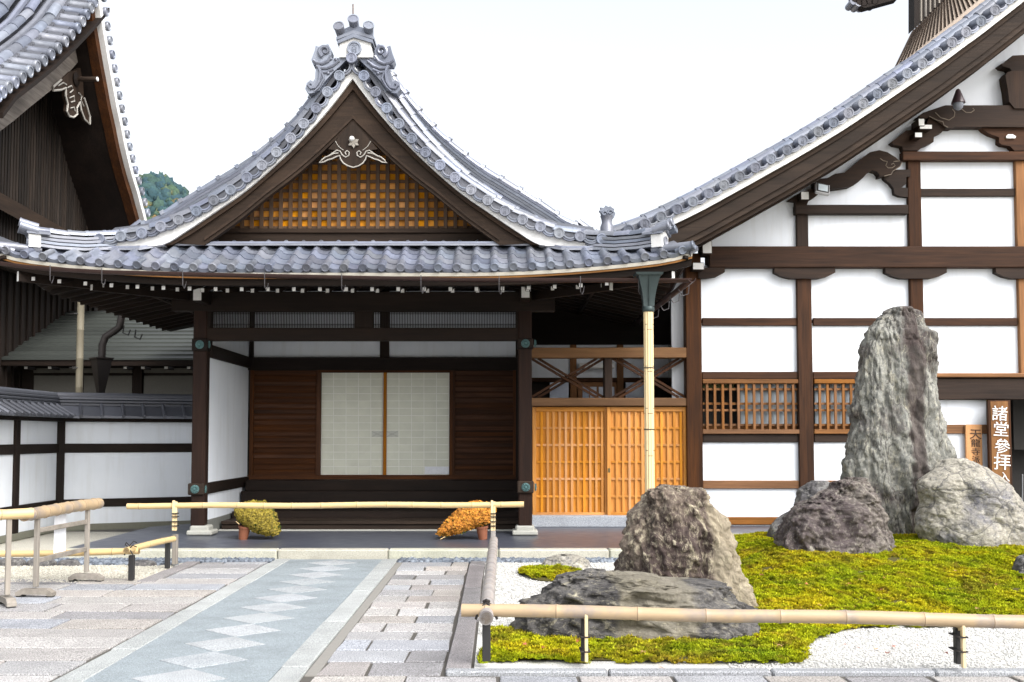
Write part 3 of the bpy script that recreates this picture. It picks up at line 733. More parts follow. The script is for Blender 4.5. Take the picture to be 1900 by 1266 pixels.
for s in (-1, 1):        # side eaves running back
    ys = np.linspace(YE, 21, 16)
    ob('side_roof', B().sweep([(0, y, eave_lift(4.7)*max(0, 1-(y-YE)/1.5)) for y in ys], lambda i: (lambda k: [(XC+s*4.72,0,ZE-.02), (XC+s*(4.72-1.52*k),0,ZE-.02+.70*k), (XC+s*(4.72-1.52*k),0,ZE-.10+.70*k), (XC+s*4.70,0,ZE-.10)])(min(1, max(.02, (ys[i]-YE-.1)/1.5)))), TILE_OLD, EH, fix=True)
    ob('side_soffit', B().sweep([(0, y, eave_lift(4.6)*max(0, 1-(y-YE)/1.5)) for y in ys], lambda i: (lambda k: [(XC+s*4.66,0,ZE-.12), (XC+s*(4.66-2.46*k),0,ZE-.12+.5*k), (XC+s*(4.66-2.46*k),0,ZE-.08+.5*k), (XC+s*4.66,0,ZE-.08)])(min(1, max(.02, (ys[i]-YE-.1)/2.4)))), W_DARK['x'], EH, fix=True)
    for k in range(18):
        y = 14.1+.36*k; lift = eave_lift(4.6)*max(0, 1-(y-YE)/1.5)
        b = B().box(0, min(2.3, y-13.75), y-.03, y+.03, -.06, 0, .004)
        for v in b.v: v.z += v.x*.22+lift; 
        for v in b.v: v.x = XC+s*(4.58-v.x); v.z += ZE-.125
        if s < 0: b.f = [f[::-1] for f in b.f]
        ob('side_rafter', b, W_DARK['x'], EH)
    ob('side_board', B().box(XC+s*3.60-.03, XC+s*3.60+.03, 14.3, 20, ZE+.015, ZE+.05), W_DARK['y'], EH)
gp = [(-60,474),(0,487.5),(50,494),(100,498.5),(200,504),(400,509),(650,514),(850,518),(1050,518.8),(1283,519.2)]
gpath = [P(x, y, YE-.10) for x, y in gp]
gt = ob('gutter', B().sweep(gpath, lambda i: [(0, .052*math.cos(a), .052*math.sin(a)+.01) for a in np.linspace(math.pi, 2*math.pi, 9)]+[(0, .046*math.cos(a), .046*math.sin(a)+.012) for a in np.linspace(2*math.pi, math.pi, 9)]), COPPER_B, EH, 50, fix=True)
ce = gpath[-1]
ob('side_gutter', B().sweep([ce+Vector((.0, -.05, 0)), ce+Vector((.0, 7, .05))], lambda i: [(.052*math.cos(a), 0, .052*math.sin(a)+.01) for a in np.linspace(math.pi, 2*math.pi, 9)]+[(.046*math.cos(a), 0, .046*math.sin(a)+.012) for a in np.linspace(2*math.pi, math.pi, 9)]), COPPER_B, EH, 50, fix=True)
for s_, x in ((1,93),(1,189),(1,339),(1,491),(1,634),(1,781),(1,926),(1,1077),(1,1185)):
    yy = float(np.interp(x, [q[0] for q in gp], [q[1] for q in gp]))
    ob('gutter_hook', B().tube([P(x, yy-6, YE-.155), P(x, yy+22, YE-.15), P(x+3, yy+28, YE-.11), P(x+6, yy+20, YE-.04), P(x+7, yy+12, YE+.2)], .006, 5), plain('iron_hook', (.10,.095,.10), .5, .05, .4) if x == 93 else bpy.data.materials['iron_hook'], EH, 60)
for x in (1160,1195,1225,1250):
    p = P(x, 560, YE); q = ce+Vector((0, .5+(1250-x)*.03, 0))
    ob('gutter_hook', B().tube([q+Vector((.06,0,0)), q+Vector((.05,0,-.12)), q+Vector((-.03,0,-.15)), q+Vector((-.09,0,-.06))], .007, 5), bpy.data.materials['iron_hook'], EH, 60)

# ---- posts and beams
def post(x0, x1):
    c = thing('column', P((x0+x1)/2, 985, YC), None, None); c.parent = EH; c.location = wl(c)-wl(EH)
    pbox('shaft', x0, x1, 548, 982, YC, .205, W_COL['z'], c, .018)
    pbox('stone_base', x0-5, x1+5, 976, 988, YC-.04, .285, STONE_W, c, .025)
    pbox('stone_base', x0-11, x1+11, 985, 994, YC-.085, .375, STONE_W, c, .02)
    return c
CL = post(356, 381.5); CR = post(961.5, 987)
def rosette(px, py, Y, r, parent, nx=(0,-1,0)):
    nx = Vector(nx); sx = Vector((0,0,1)).cross(nx).normalized(); M = Matrix.Translation(P(px, py, Y) if not isinstance(px, Vector) else px) @ axes(sx, -nx, Vector((0,0,1))).to_4x4(); b = B()
    b.lathe([(0,-.035),(r*.22,-.033),(r*.3,-.02),(r*.34,-.012),(r*.95,-.008),(r,0)], 24, (0,0,0), (0,1,0))
    for k in range(12):
        a = 2*math.pi*k/12
        b.tube([(r*q*math.cos(a), -.010-.012*(1-abs(q-.65)*2.2), r*q*math.sin(a)) for q in (.38,.65,.92)], [r*.07, r*.13, r*.10], 5)
    ob('flower_nail_cover', b.xf(M), COPPER_G, parent, 50, fix=True)
for c, x0, x1, ya, yb, dx in ((CL,348,378,897,919,6),(CR,960,990.5,893,915.5,-1),(CL,355.5,384.5,628,651,3),(CR,960,990,628,647,2)):
    pbox('tie_beam_end', x0, x1, ya, yb, YC-.045, .3, W_BARGE['x'] if ya > 800 else W_DARK['x'], c, .014)
    cxm = (361.5 if c is CL else 975.5) if ya > 800 else (370.5 if c is CL else 975)
    rosette(cxm, (ya+yb)/2, YC-.046, .066, c)
    pr = P(x1, (ya+yb)/2, YC+.05); pr.x += .012
    rosette(pr, 0, 0, .06, c, (1, 0, 0))
pbox('front_beam', 381, 962, 608, 632, YC+.02, .16, W_DARK['x'], EH, .01)
pbox('eave_purlin', 318, 1030, 541, 577, YC-.02, .2, W_DARK['x'], EH, .01)
for x0, x1, ya, yb in ((357,375,534,559),(966,984,531,554)):
    pbox('beam_end', x0, x1, ya, yb, 15.0, .7, [W_DARK['y'], WHITE], EH, .012, 1)
pbox('transom_post', 657, 692, 575, 610, YC+.03, .12, W_DARK['z'], EH)
pbox('transom_post', 381, 391, 575, 610, YC+.03, .12, W_DARK['z'], EH); pbox('transom_post', 957, 963, 575, 610, YC+.03, .12, W_DARK['z'], EH)
for x0, x1 in ((391,657),(692,957)):
    b = B(); n = int((x1-x0)/2.95)
    for k in range(n):
        x = x0+(k+.5)*(x1-x0)/n; p = P(x, 592, YC+.07); zt = P(x, 576, YC+.07).z; zb = P(x, 609, YC+.07).z
        b.box(p.x-.0055, p.x+.0055, YC+.07, YC+.085, zb, zt, .001)
    for y in (579.5, 582.5, 602, 605):
        a = P(x0, y, YC+.086); c = P(x1, y, YC+.086); b.box(a.x, c.x, YC+.086, YC+.094, a.z-.005, a.z+.005, .001)
    ob('transom_lattice', b, W_DARK['z'], EH, kind='stuff')

# ---- porch walls
XW = -4.45
zz = lambda py, Y: P(700, py, Y).z
def side(name, z0, z1, x0, x1, m, y0=15.72, y1=18.2, ch=.005): return ob(name, B().box(x0, x1, y0, y1, z0, z1, ch), m, EH)
side('side_wall_panel', .90, 2.83, XW-.12, XW, PLASTER); side('side_wall_panel', 3.0, 3.95, XW-.12, XW, PLASTER); side('side_wall_panel', .33, .74, XW-.12, XW, PLASTER)
side('side_beam', .735, .905, XW-.13, XW+.035, W_DARK['y'], 15.68); side('side_beam', 2.82, 3.01, XW-.13, XW+.06, W_DARK['y'], 15.68)
side('side_base_stone', .12, .335, XW-.14, XW+.02, plain('grey_green_stone', (.16,.165,.15), .8), 15.7)
side('side_wall_panel', .12, 3.95, .41, .50, PLASTER, 15.72)
z = lambda y: P(700, y, YI).z
xi = lambda x, Y=YI: P(x, 780, Y).x
def inner(name, x0, x1, y0, y1, m, dep=.08, Y=YI, ch=.004): return pbox(name, x0, x1, y0, y1, Y, dep, m, EH, ch)
inner('wall_panel', 455, 970, 540, 668, PLASTER, .05, YI+.03)
inner('head_beam', 460, 965, 663, 687, W_DARK['x'], .18, YI-.06)
inner('wall_post', 463, 470.5, 540, 664, W_DARK['z'], .12, YI-.03); inner('wall_post', 705, 722, 540, 664, W_DARK['z'], .12, YI-.03)
inner('wall_post', 957, 966, 540, 890, W_DARK['z'], .14, YI-.05)
for x0, x1 in ((463,592),(837,958)):
    pn = thing('slatted_panel', P((x0+x1)/2, 885, YI), None, None); pn.parent = EH; pn.location = wl(pn)-wl(EH)
    pbox('panel_board', x0, x1, 684, 890, YI+.03, .03, W_PANEL['x'], pn)
    pbox('stile', x0, x0+7, 686, 888, YI-.025, .05, W_PANEL['z'], pn); pbox('stile', x1-6, x1, 686, 888, YI-.025, .05, W_PANEL['z'], pn)
    for k in range(19): pbox('slat', x0+7, x1-6, 688+10.4*k, 694.5+10.4*k, YI, .032, W_PANEL['x'], pn, .003)
inner('sill_beam', 458, 968, 881.5, 892, W_PANEL['x'], .12, YI-.03)
inner('shoji_head', 590, 838, 685, 691.5, W_PANEL['x'], .06, YI-.03)
inner('shoji_jamb', 588, 595, 690, 883, W_PANEL['z'], .06, YI-.03); inner('shoji_jamb', 833.5, 840, 690, 883, W_PANEL['z'], .06, YI-.03)
for x0, x1, Y in ((595,712,YI+.035),(716,834,YI)):
    sh = thing('shoji_door', P((x0+x1)/2, 882, Y), None, None); sh.parent = EH; sh.location = wl(sh)-wl(EH)
    pbox('grid', x0, x1, 690, 883, Y+.012, .01, KUMIKO, sh, .001)
    ys = [691.5]+[703.5+13.55*k for k in range(13)]+[881]
    for i in range(5):
        for j in range(14):
            a = x0+1+(x1-x0-2)*i/5; c = x0+1+(x1-x0-2)*(i+1)/5
            pbox('paper_pane', a+.55, c-.55, ys[j]+.5, ys[j+1]-.5, Y+.006, .006, PAPER, sh, .001)
    g = (x1-x0)*.2; xa = x1-g if x0 < 700 else x0
    pbox('pull_panel', xa+1, xa+g-1, 800, 811, Y, .006, plain('pull_paper', (.60,.61,.55)) if x0 < 700 else bpy.data.materials['pull_paper'], sh, .001)
    for q in (0, 1): ob('pull_cross', B().tube([P(xa+2, 801+9*q, Y-.002), P(xa+g-2, 810-9*q, Y-.002)], .004, 5), plain('grid_line', (.40,.40,.34)) if x0 < 700 and q == 0 else bpy.data.materials['grid_line'], sh)
inner('meeting_stile', 711, 717, 690, 884, woods('stile_orange', (.30,.12,.03), (.42,.18,.05))['z'], .05, YI-.025)
o = pbox('paper_note', 788, 833, 866, 880, YI-.012, .004, NOTE, None, .0005)
tag(o, 'blank white paper note on the lower right corner of the shoji door', 'paper note')
pbox('floor_edge_beam', 455, 968, 891.5, 911, 17.75, .5, W_DARK['x'], EH, .008)
pbox('step_riser', 447, 970, 911.5, 950, 17.60, .5, W_DARK['x'], EH, .008)
pbox('step_board', 430, 974, 949, 962, 16.95, .9, W_DARK['x'], EH, .008)
pbox('step_riser', 432, 973, 958, 972, 17.02, .6, W_DARK['x'], EH, .008)
pbox('step_board', 410, 978, 967.5, 973, 16.28, .9, W_BARGE['x'], EH, .006)
pbox('step_riser', 411, 977, 973, 984, 16.31, .8, W_BARGE['x'], EH, .006)
pbox('step_sill', 405, 982, 983, 986, 16.25, .8, STONE_W, EH, .004)
ob('ceiling', B().box(-6.0, 2.0, 15.72, 21, 4.25, 4.3), W_DARK['y'], EH)
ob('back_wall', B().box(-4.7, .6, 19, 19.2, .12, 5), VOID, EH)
# ================================================================ LARGE PLASTERED HALL ON THE RIGHT
YH = 17.2
TH = thing('temple_hall', P(1600, 976, YH), 'tall white plastered temple hall with exposed brown timber frame and long tiled roof edge', 'temple building')
def hb(name, x0, x1, y0, y1, pr=.06, m=None, ax=None, ch=.010, dep=.25, par=None):
    ax = ax or ('z' if abs(y1-y0) > abs(x1-x0) else 'x'); m = m or W_HALL
    return pbox(name, x0, x1, y0, y1, YH-pr, dep, m[ax] if isinstance(m, dict) else m, par or TH, ch)
def panel(x0, x1, y0, y1): return pbox('plaster_panel', x0-4, x1+4, y0-4, y1+4, YH, .06, PLASTER, TH, .002)
W_HDK = woods('dark_hall_timber', (0.0213,0.0134,0.0101), (0.0476,0.0269,0.0168), amt=.2)
# posts
hb('corner_post', 1274, 1303, 470, 978, .10); hb('post', 1482, 1509, 496, 976, .08); hb('post', 1688, 1712.5, 297, 700, .08)
hb('post', 1889, 1916, 297, 700, .08, W_HOR); hb('post', 1478.5, 1500, 396, 458, .07, W_HDK)
# long beams
hb('main_beam', 1316, 2250, 457, 496.5, .16, W_HALL, 'x', .014, .4)
for x0, x1 in ((1303,1482),(1509,1688),(1712,1889),(1916,2250)):
    hb('tie_beam', x0, x1, 590, 604.5, .045)
hb('tie_beam', 1303, 1483, 690, 704, .05); hb('tie_beam', 1509, 1690, 690, 704, .05)
for x0, x1 in ((1304,1484),(1511,1620)):
    hb('window_head', x0, x1, 704, 712, .07, W_HOR); hb('window_sill', x0, x1, 797, 805.5, .08, W_HOR)
    hb('tie_beam', x0, x1, 806, 821, .04, W_HDK); hb('tie_beam', x0, x1, 892, 907, .045, W_HOR)
    hb('ground_sill', x0, x1, 960, 974, .06, W_HOR)
hb('base_stone', 1303, 1960, 974, 979, .04, STEPST)
# plaster panels
for a in ((1303,1482,497,590),(1509,1688,497,590),(1712,1889,497,590),(1303,1482,604,690),(1509,1688,604,690),(1712,1889,604,692),(1916,2250,497,692),
          (1304,1486,821,892),(1511,1720,821,892),(1304,1487,907,960),(1511,1720,907,960),(1600,1835,742,788),(1700,1835,805,976),
          (1500,1686,397,457),(1712,1889,364,457),(1712,1889,298,350),(1916,2250,298,457)): panel(*a)
# boat-shaped bearing blocks
for x0, x1 in ((1437,1550),(1643,1757),(1848,1962)):
    ppoly('bearing_block', [(x0,496.8),(x1,496.8),(x1,506),(x1-14,513),(x1-30,517),(x0+30,517),(x0+14,513),(x0,506)], YH-.13, .2, W_HDK['x'], TH)
ppoly('bearing_block', [(1296,496.8),(1345,496.8),(1345,505),(1330,513),(1312,516),(1296,516)], YH-.15, .2, W_HDK['x'], TH)
pbox('beam_nose', 1303, 1321.5, 447, 471, YH-.34, .4, [W_HDK['y'], WHITE], TH, .01, 1)
pbox('beam_nose', 1285, 1307, 487, 501, YH-.32, .35, [W_HDK['y'], WHITE], TH, .01, 1)
# lattice windows
GLASS = plain('grey_blue_curtain', (.30,.34,.37), .35, .12, 0, 4, .5, .02)
GREEN = plain('green_grey_blind', (.22,.27,.12), .6, .05)
for x0, x1 in ((1304,1484),(1511,1620)):
    wn = thing('lattice_window', P((x0+x1)/2, 797, YH), None, None); wn.parent = TH; wn.location = wl(wn)-wl(TH)
    n = int((x1-x0)/14.55); off = 1290+118/5.275 if x0 < 1400 else 1290+(1222)/5.275
    for k in range(n+1):
        x = off+14.55*k
        if x < x1-2: pbox('lattice_bar', x-2.4, x+2.4, 712, 797, YH-.045, .035, W_HOR['z'], wn, .003)
    for y in (722.5, 749.3, 761.5, 788.7): pbox('lattice_rail', x0, x1, y-2.1, y+2.1, YH-.008, .03, W_HOR['x'], wn, .003)
    if x0 < 1400:
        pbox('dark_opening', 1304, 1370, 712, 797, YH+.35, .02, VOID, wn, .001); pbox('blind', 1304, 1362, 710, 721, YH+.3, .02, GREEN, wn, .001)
        pbox('window_stile', 1368.5, 1373, 712, 797, YH+.03, .03, W_HOR['z'], wn, .002)
    xs = (1373,1386,1400,1431,1458,1484) if x0 < 1400 else (1511,1540,1568,1600,1620)
    for a, c in zip(xs[:-1], xs[1:]):
        pbox('window_pane', a+.8, c-.8, 712, 797, YH+.06, .012, GLASS, wn, .002); pbox('window_stile', c-.9, c+.9, 712, 797, YH+.05, .03, W_HOR['z'] if x0 > 1400 else W_GREY['z'], wn, .001)
    pbox('window_rail', x0, x1, 790, 797, YH+.045, .02, W_HOR['x'], wn, .002)
# a stool and a box behind the open lattice
# right-hand bay: lintel, doorway
hb('lintel_board', 1712, 2250, 692.5, 700, .20, W_HOR); hb('door_lintel', 1700, 2250, 702, 742, .14, W_HDK, 'x', .016)
hb('tie_beam', 1700, 1836, 788, 805, .05, W_HOR)
hb('door_post', 1836, 1850, 742, 978, .05)
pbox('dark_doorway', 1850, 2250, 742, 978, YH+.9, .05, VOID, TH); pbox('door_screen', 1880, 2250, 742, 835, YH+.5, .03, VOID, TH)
ob('door_handle', B().tube([P(1897,880,YH+.2), P(1897,935,YH+.2)], .012, 8), plain('steel', (.4,.42,.45), .3, .05, .9), TH)
# gable framing
hb('gable_beam', 1476, 1686, 380, 397, .14, W_HDK, 'x'); hb('gable_beam', 1675, 2250, 281, 297.5, .14, W_HALL, 'x'); hb('gable_tie', 1708, 1889, 350, 364.5, .05, W_HDK)
gp1 = [(1290,470),(1300,440),(1478,352),(1478,457),(1478,470)]
ppoly('plaster_panel', [(1296,470),(1296,420),(1482,330),(1482,470)], YH+.003, .06, PLASTER, TH)
ppoly('plaster_panel', [(1476,400),(1476,330),(1690,200),(1690,400)], YH+.005, .06, PLASTER, TH)
ppoly('plaster_panel', [(1680,300),(1680,205),(2250,-165),(2250,300)], YH+.007, .06, PLASTER, TH)
q = lambda pts, ox, oy, sc: [(ox+a/sc, oy+c/sc) for a, c in pts]
eb = q([(480,560),(650,545),(740,492),(860,478),(960,400),(1060,310),(1180,222),(1300,195),(1400,220),(1500,282),(1565,335),(1585,350),(1560,400),(1470,460),(1450,500),(1360,522),(1300,535),(1300,500),(1270,465),(1210,447),(1150,480),(1100,540),(1020,610),(930,655),(800,675),(680,690),(480,720)], 1440, 250, 6.786)
ppoly('curved_beam', eb, YH-.17, .2, W_HDK['x'], TH)
r = B()
for pts in ([(1310,300),(1350,330),(1400,340),(1380,390),(1410,420),(1460,420),(1500,390),(1480,360),(1450,375)], [(1585,350),(1560,400),(1470,460),(1450,500),(1360,522)], [(1480,340),(1560,330)]):
    r.tube([P(x, y, YH-.172) for x, y in q(pts, 1440, 250, 6.786)], .007, 5)
ob('carved_line', r, plain('worn_carving', (.20,.16,.12)), TH)
ppoly('bracket', q([(1350,532),(1360,522),(1450,500),(1500,440),(1690,440),(1690,530),(1640,530),(1640,620),(1580,665),(1660,672),(1660,785),(1560,775),(1490,745),(1480,672),(1430,610),(1395,585),(1365,560)], 1440, 250, 6.786), YH-.10, .12, W_HDK['x'], TH)
ppoly('bracket', [(1462,372),(1476,362),(1500,352),(1520,346),(1524,356),(1512,366),(1500,373),(1497,381),(1476,381),(1476,374)], YH-.12, .14, W_HDK['x'], TH)
pbox('beam_nose', 1486, 1501.5, 355.5, 371, YH-.3, .3, [W_HDK['y'], WHITE], TH, .008, 1)
rb = q([(330,740),(400,690),(640,610),(660,605),(1600,605),(2000,605),(2000,860),(780,855),(740,870),(690,868),(640,840),(560,790),(480,730),(440,760)], 1650, 100, 6.328)
ppoly('rainbow_beam', rb, YH-.19, .24, W_HDK['x'], TH)
r = B()
for pts in ([(470,735),(560,780),(630,800),(640,840),(690,866)], [(540,690),(600,750),(700,780),(760,740),(770,690),(740,650)], [(850,650),(900,690),(960,690),(1000,660),(980,640)]):
    r.tube([P(x, y, YH-.192) for x, y in q(pts, 1650, 100, 6.328)], .008, 5)
ob('carved_line', r, bpy.data.materials['worn_carving'], TH)
ppoly('bracket', q([(20,1040),(100,980),(200,900),(420,880),(470,740),(560,790),(660,870),(610,930),(525,968),(520,1035),(450,1070),(395,1090),(345,1135),(165,1135),(150,1085),(60,1068)], 1650, 100, 6.328), YH-.14, .16, W_HDK['x'], TH)
ppoly('bracket', q([(1075,858),(1900,858),(1900,1138),(1470,1138),(1420,1085),(1330,1070),(1290,1045),(1290,980),(1190,945),(1120,905)], 1650, 100, 6.328), YH-.13, .14, W_HALL['x'], TH)
for a, c, d2, e2 in ((1706,1730,231,240),(1697,1711.5,245.5,255.5)): pbox('beam_nose', a, c, d2, e2, YH-.34, .3, [W_HDK['y'], WHITE], TH, .008, 1)
pbox('beam_nose', 1704, 1716, 220, 234, YH-.36, .3, [W_HDK['y'], WHITE], TH, .008, 1)
for pts in ([(1375,965),(1400,945),(1450,945),(1490,970),(1480,990),(1380,990)],): ppoly('white_bracket_tip', q(pts, 1650, 100, 6.328), YH-.16, .06, WHITE, TH)
ppoly('bottle_strut', q([(1365,250),(1390,215),(1440,200),(2000,200),(2000,650),(1470,640),(1440,600),(1410,560),(1395,420),(1375,330)], 1650, 100, 6.328), YH-.22, .25, W_HDK['z'], TH)
ppoly('bracket', q([(1310,120),(1420,60),(1450,20),(2000,0),(2000,200),(1440,200),(1415,165),(1340,150)], 1650, 100, 6.328), YH-.20, .2, W_HDK['x'], TH)
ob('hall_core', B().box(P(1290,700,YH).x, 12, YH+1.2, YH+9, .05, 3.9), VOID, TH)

# ---- the roof edge
YB = 15.75
RD = [(1136,436),(1166.6,426.6),(1197,415),(1227,402),(1257,388),(1286,374),(1316,358.5),(1344,343),(1373,327),(1402,311),(1431,294.5),(1461,278),(1490,261),(1519,244),(1547,227),(1575,209.5),(1602,191.5),(1629,173.5),(1656,155),(1684,136),(1712,117),(1740,98),(1767,78.5),(1793,59),(1821,39),(1847,18.5),(1873,-1.5),(1899,-22),(1925,-43),(1980,-86),(2040,-136),(2100,-188),(2170,-252)]
hroof = thing('hall_roof', P(1500, 260, YB), None, None); hroof.parent = TH; hroof.location = wl(hroof)-wl(TH)
RW = [P(x, y, YB) for x, y in RD]
def rline(dpy, Y, n=60, lo=0): return [P(x, y+dpy, Y) for x, y in smoothline(RD[lo:], n)]
HD = disc_tile(.086, .45); ARC3 = arc_tile(.15, .026, .4); ARC4 = arc_tile(.12, .02, .38)
for i, p in enumerate(RW):
    inst('round_tile', HD, hroof, p, Matrix.Rotation(rng.normal(0,.04), 3, 'Y') @ Matrix.Rotation(R(8), 3, 'X'))
    if i:
        a = RW[i-1]; t = (p-a).normalized(); n = Vector((-t.z, 0, t.x)); m = (a+p)/2+Vector((0,.03,0))-n*.01
        inst('verge_tile', ARC3, hroof, m, axes(t, Vector((0,1,0)), n)); inst('verge_tile', ARC4, hroof, m+n*.012+Vector((0,-.012,0)), axes(t, Vector((0,1,0)), n))
def hpath(n0, dy):
    L = [Vector((q.x, 0, q.z)) for q in rline(0, YB, 120)]; out = []
    for k in range(len(L)):
        t = (L[min(k+2,119)]-L[max(k-2,0)]).normalized(); out.append(L[k]+Vector((-t.z,0,t.x))*n0+Vector((0,YB+dy,0)))
    return out
for n0, dy, r_, L_ in ((.125,.36,.085,.33),(.20,.68,.085,.33)):
    pth = hpath(n0, dy); T = half_tile(r_, L_*1.03); LL = length(pth); d = 0
    while d < LL-L_:
        p, t = at_len(pth, d); n = Vector((-t.z,0,t.x)); inst('ridge_tile', T, hroof, p-n*r_*.4, axes(t, n.cross(t), n)); d += L_
    ob('tile_bed', B().sweep(pth[::6], lambda i: [(0,-.08,-.2), (0,-.08,-.04), (0,.24,.02), (0,.24,-.2)]), TILE_OLD, hroof, 30)
ob('roof_sheet', B().sweep(hpath(.22, 0)[::6], lambda i: [(0,.7,-.1), (0,9,-.1), (0,9,-.25), (0,.7,-.25)]), TILE_OLD, hroof, 30)
ob('white_verge_edge', B().band(rline(9, YB+.10), rline(25, YB+.10), (0,.3,0)), WHITE, hroof, fix=True)
ob('barge_strip', B().band(rline(23.5, YB+.17), rline(36, YB+.17), (0,.16,0)), W_BARGE['x'], hroof, fix=True)
ob('barge_board', B().band(rline(35, YB+.21), rline(63, YB+.21), (0,.10,0)), W_BARGE['x'], hroof, fix=True)
ob('barge_board', B().band(rline(62, YB+.25), rline(75, YB+.25), (0,.10,0)), W_BARGE['x'], hroof, fix=True)
ob('barge_board', B().band(rline(74, YB+.31), rline(84, YB+.31), (0,.10,0)), W_BARGE['x'], hroof, fix=True)
for k in range(3):
    y0 = YB+.42+.36*k
    pth = [p for p in rline(83, YB+.4)]
    ob('soffit_board', B().sweep([Vector((p.x, 0, p.z+.02+.05*k)) for p in pth], lambda i, y0=y0: [(0,y0,0), (0,y0+.37,0), (0,y0+.37,.05), (0,y0,.05)]), W_BARGE['x'], hroof, fix=True)
bt = [p for p in rline(83.5, YB+.4)]
ob('verge_purlin', B().sweep([Vector((p.x, YB+.75, p.z+.02)) for p in bt], lambda i: [(0,-.06,-.05), (0,.06,-.05), (0,.06,.02), (0,-.06,.02)]), W_BARGE['x'], hroof, fix=True)

# ---- smoke vent turret on the ridge
YV = 20.5
vt = thing('vent_turret', P(1760, 60, YV), None, None); vt.parent = TH; vt.location = wl(vt)-wl(TH)
c4 = lambda a, c: P(1400+a/2.638, c/2.638, YV)
ob('apron', B().prism([c4(690,330), c4(778,148), c4(940,-10), c4(1180,-10), c4(1180,30)], (0,.12,0)), plain('beige_copper_sheet', (.36,.29,.23), .5, .05, .2), vt)
for k in range(22):
    f = k/13; a = Vector((*[690+f*270, 330-f*200],)); t0 = c4(778+f*162, 148-f*158); b0 = c4(690+f*262+0, 330-f*212)
    ob('standing_seam', B().tube([t0+Vector((0,-.02,0)), b0+Vector((0,-.02,0))], .016, 5), W_BARGE['z'], vt)
ob('turret_wall', B().prism([c4(782,140), c4(782,-330), c4(1250,-330), c4(1250,-300), c4(945,-10)], (0,.3,0)), W_DARK['z'], vt)
for k in range(6): ob('louvre_slat', B().tube([c4(815+22*k, 105-22*k), c4(815+22*k, -300)], .022, 5), W_GREY['z'], vt)
ob('turret_eave', B().band([c4(478,-50), c4(540,-20), c4(700,-40)], [c4(478,2), c4(540,40), c4(700,-4)], (0,.22,0)), W_DARK['y'], vt, fix=True)
for k in range(5): inst('round_tile', DISC_B, vt, c4(485+26*k, 6+(8 if k in (1,2) else 0)), None, .8)
ob('turret_roof', B().prism([c4(480,-70), c4(1300,-330), c4(1300,-500), c4(700,-500)], (0,.2,0)), TILE_OLD, vt)

# ---- floodlight and camera
fl_ = thing('floodlight', P(1527, 350, YH-.45), 'small square floodlight under the right hall roof by the curved beam', 'floodlight')
M = Matrix.Translation(P(1527, 349, YH-.45)) @ Matrix.Rotation(R(12), 4, 'Y') @ Matrix.Rotation(R(-28), 4, 'X')
ob('housing', B().box(-.115,.115,0,.07,-.105,.105,.012).xf(M), plain('pale_metal', (.55,.56,.58), .4), fl_)
ob('gasket', B().box(-.100,.100,-.006,.01,-.090,.090,.004).xf(M), BLACK, fl_)
ob('lens', B().box(-.080,.080,-.010,.0,-.070,.070,.004).xf(M), plain('frosted_lens', (.62,.70,.74), .2), fl_)
ob('arm', B().tube([M @ Vector((0,.07,0)), P(1512,345,YH-.05)], .018, 6), BLACK, fl_)
cc = thing('security_camera', P(1778, 190, YH-.5), 'small dome security camera with conical hood under the right roof edge', 'security camera')
c0 = P(1778, 192, YH-.5)
ob('hood', B().lathe([(.02,.24),(.035,.22),(.105,.03),(.11,0),(.095,0)], 20, c0), plain('dark_red_brown_plastic', (.05,.03,.035), .35), cc, 50)
ob('dome', B().lathe([(.085,0),(.085,-.03),(.07,-.08),(.04,-.11),(0,-.12)], 20, c0), plain('smoked_dome', (.22,.24,.28), .08), cc, 60)

# ---- name boards
sg = thing('entrance_sign', P(1858, 900, YH-.30), 'tall brown board sign with white brushed characters by the dark doorway', 'sign')
pbox('board', 1836, 1878, 743, 980, YH-.26, .07, W_HALL['z'], sg, .006); pbox('board_face', 1840.5, 1873.5, 745, 980, YH-.267, .02, woods('sign_brown', (.16,.075,.03), (.26,.13,.05))['z'], sg, .003)
def glyph(ch, px, py, Y, hpx, m, par, slant=0, wk=1.0):
    V, F = text(ch, 1.0, .008, 3); h = max(v.y for v in V)-min(v.y for v in V); s = hpx/1885*Y/max(h, .5); p = P(px, py, Y)
    Mt = Matrix.Translation(p) @ Matrix.Rotation(slant, 4, 'Y')
    ob('character', B().add([(v.x*s*wk, -v.z*.6, v.y*s) for v in V], F).xf(Mt), m, par)
INK_W = plain('white_ink', (.82,.82,.80), .6, .02); INK_B = plain('brown_black_ink', (.05,.022,.010), .7, .02)
for ch, x, y, h in (('諸',1855,767,27),('堂',1857.5,796,26),('參',1860,828,27),('拝',1859.5,857,29),('入',1864,885,17)): glyph(ch, x, y, YH-.275, h, INK_W, sg, .06, 1.05)
s2 = thing('temple_sign', P(1811, 870, YH-.12), 'narrow orange wooden board with dark brushed characters beside the tall brown sign', 'sign')
pbox('board', 1793.5, 1824, 788, 960, YH-.10, .045, W_DOOR['z'], s2, .006)
for ch, x, y, h in (('天',1810.5,806,17),('龍',1810.5,822,15),('寺',1810.5,838,14),('派',1811,853,13),('宗',1811,868,15)): glyph(ch, x, y, YH-.105, h, INK_B, s2, .03, 1.1)

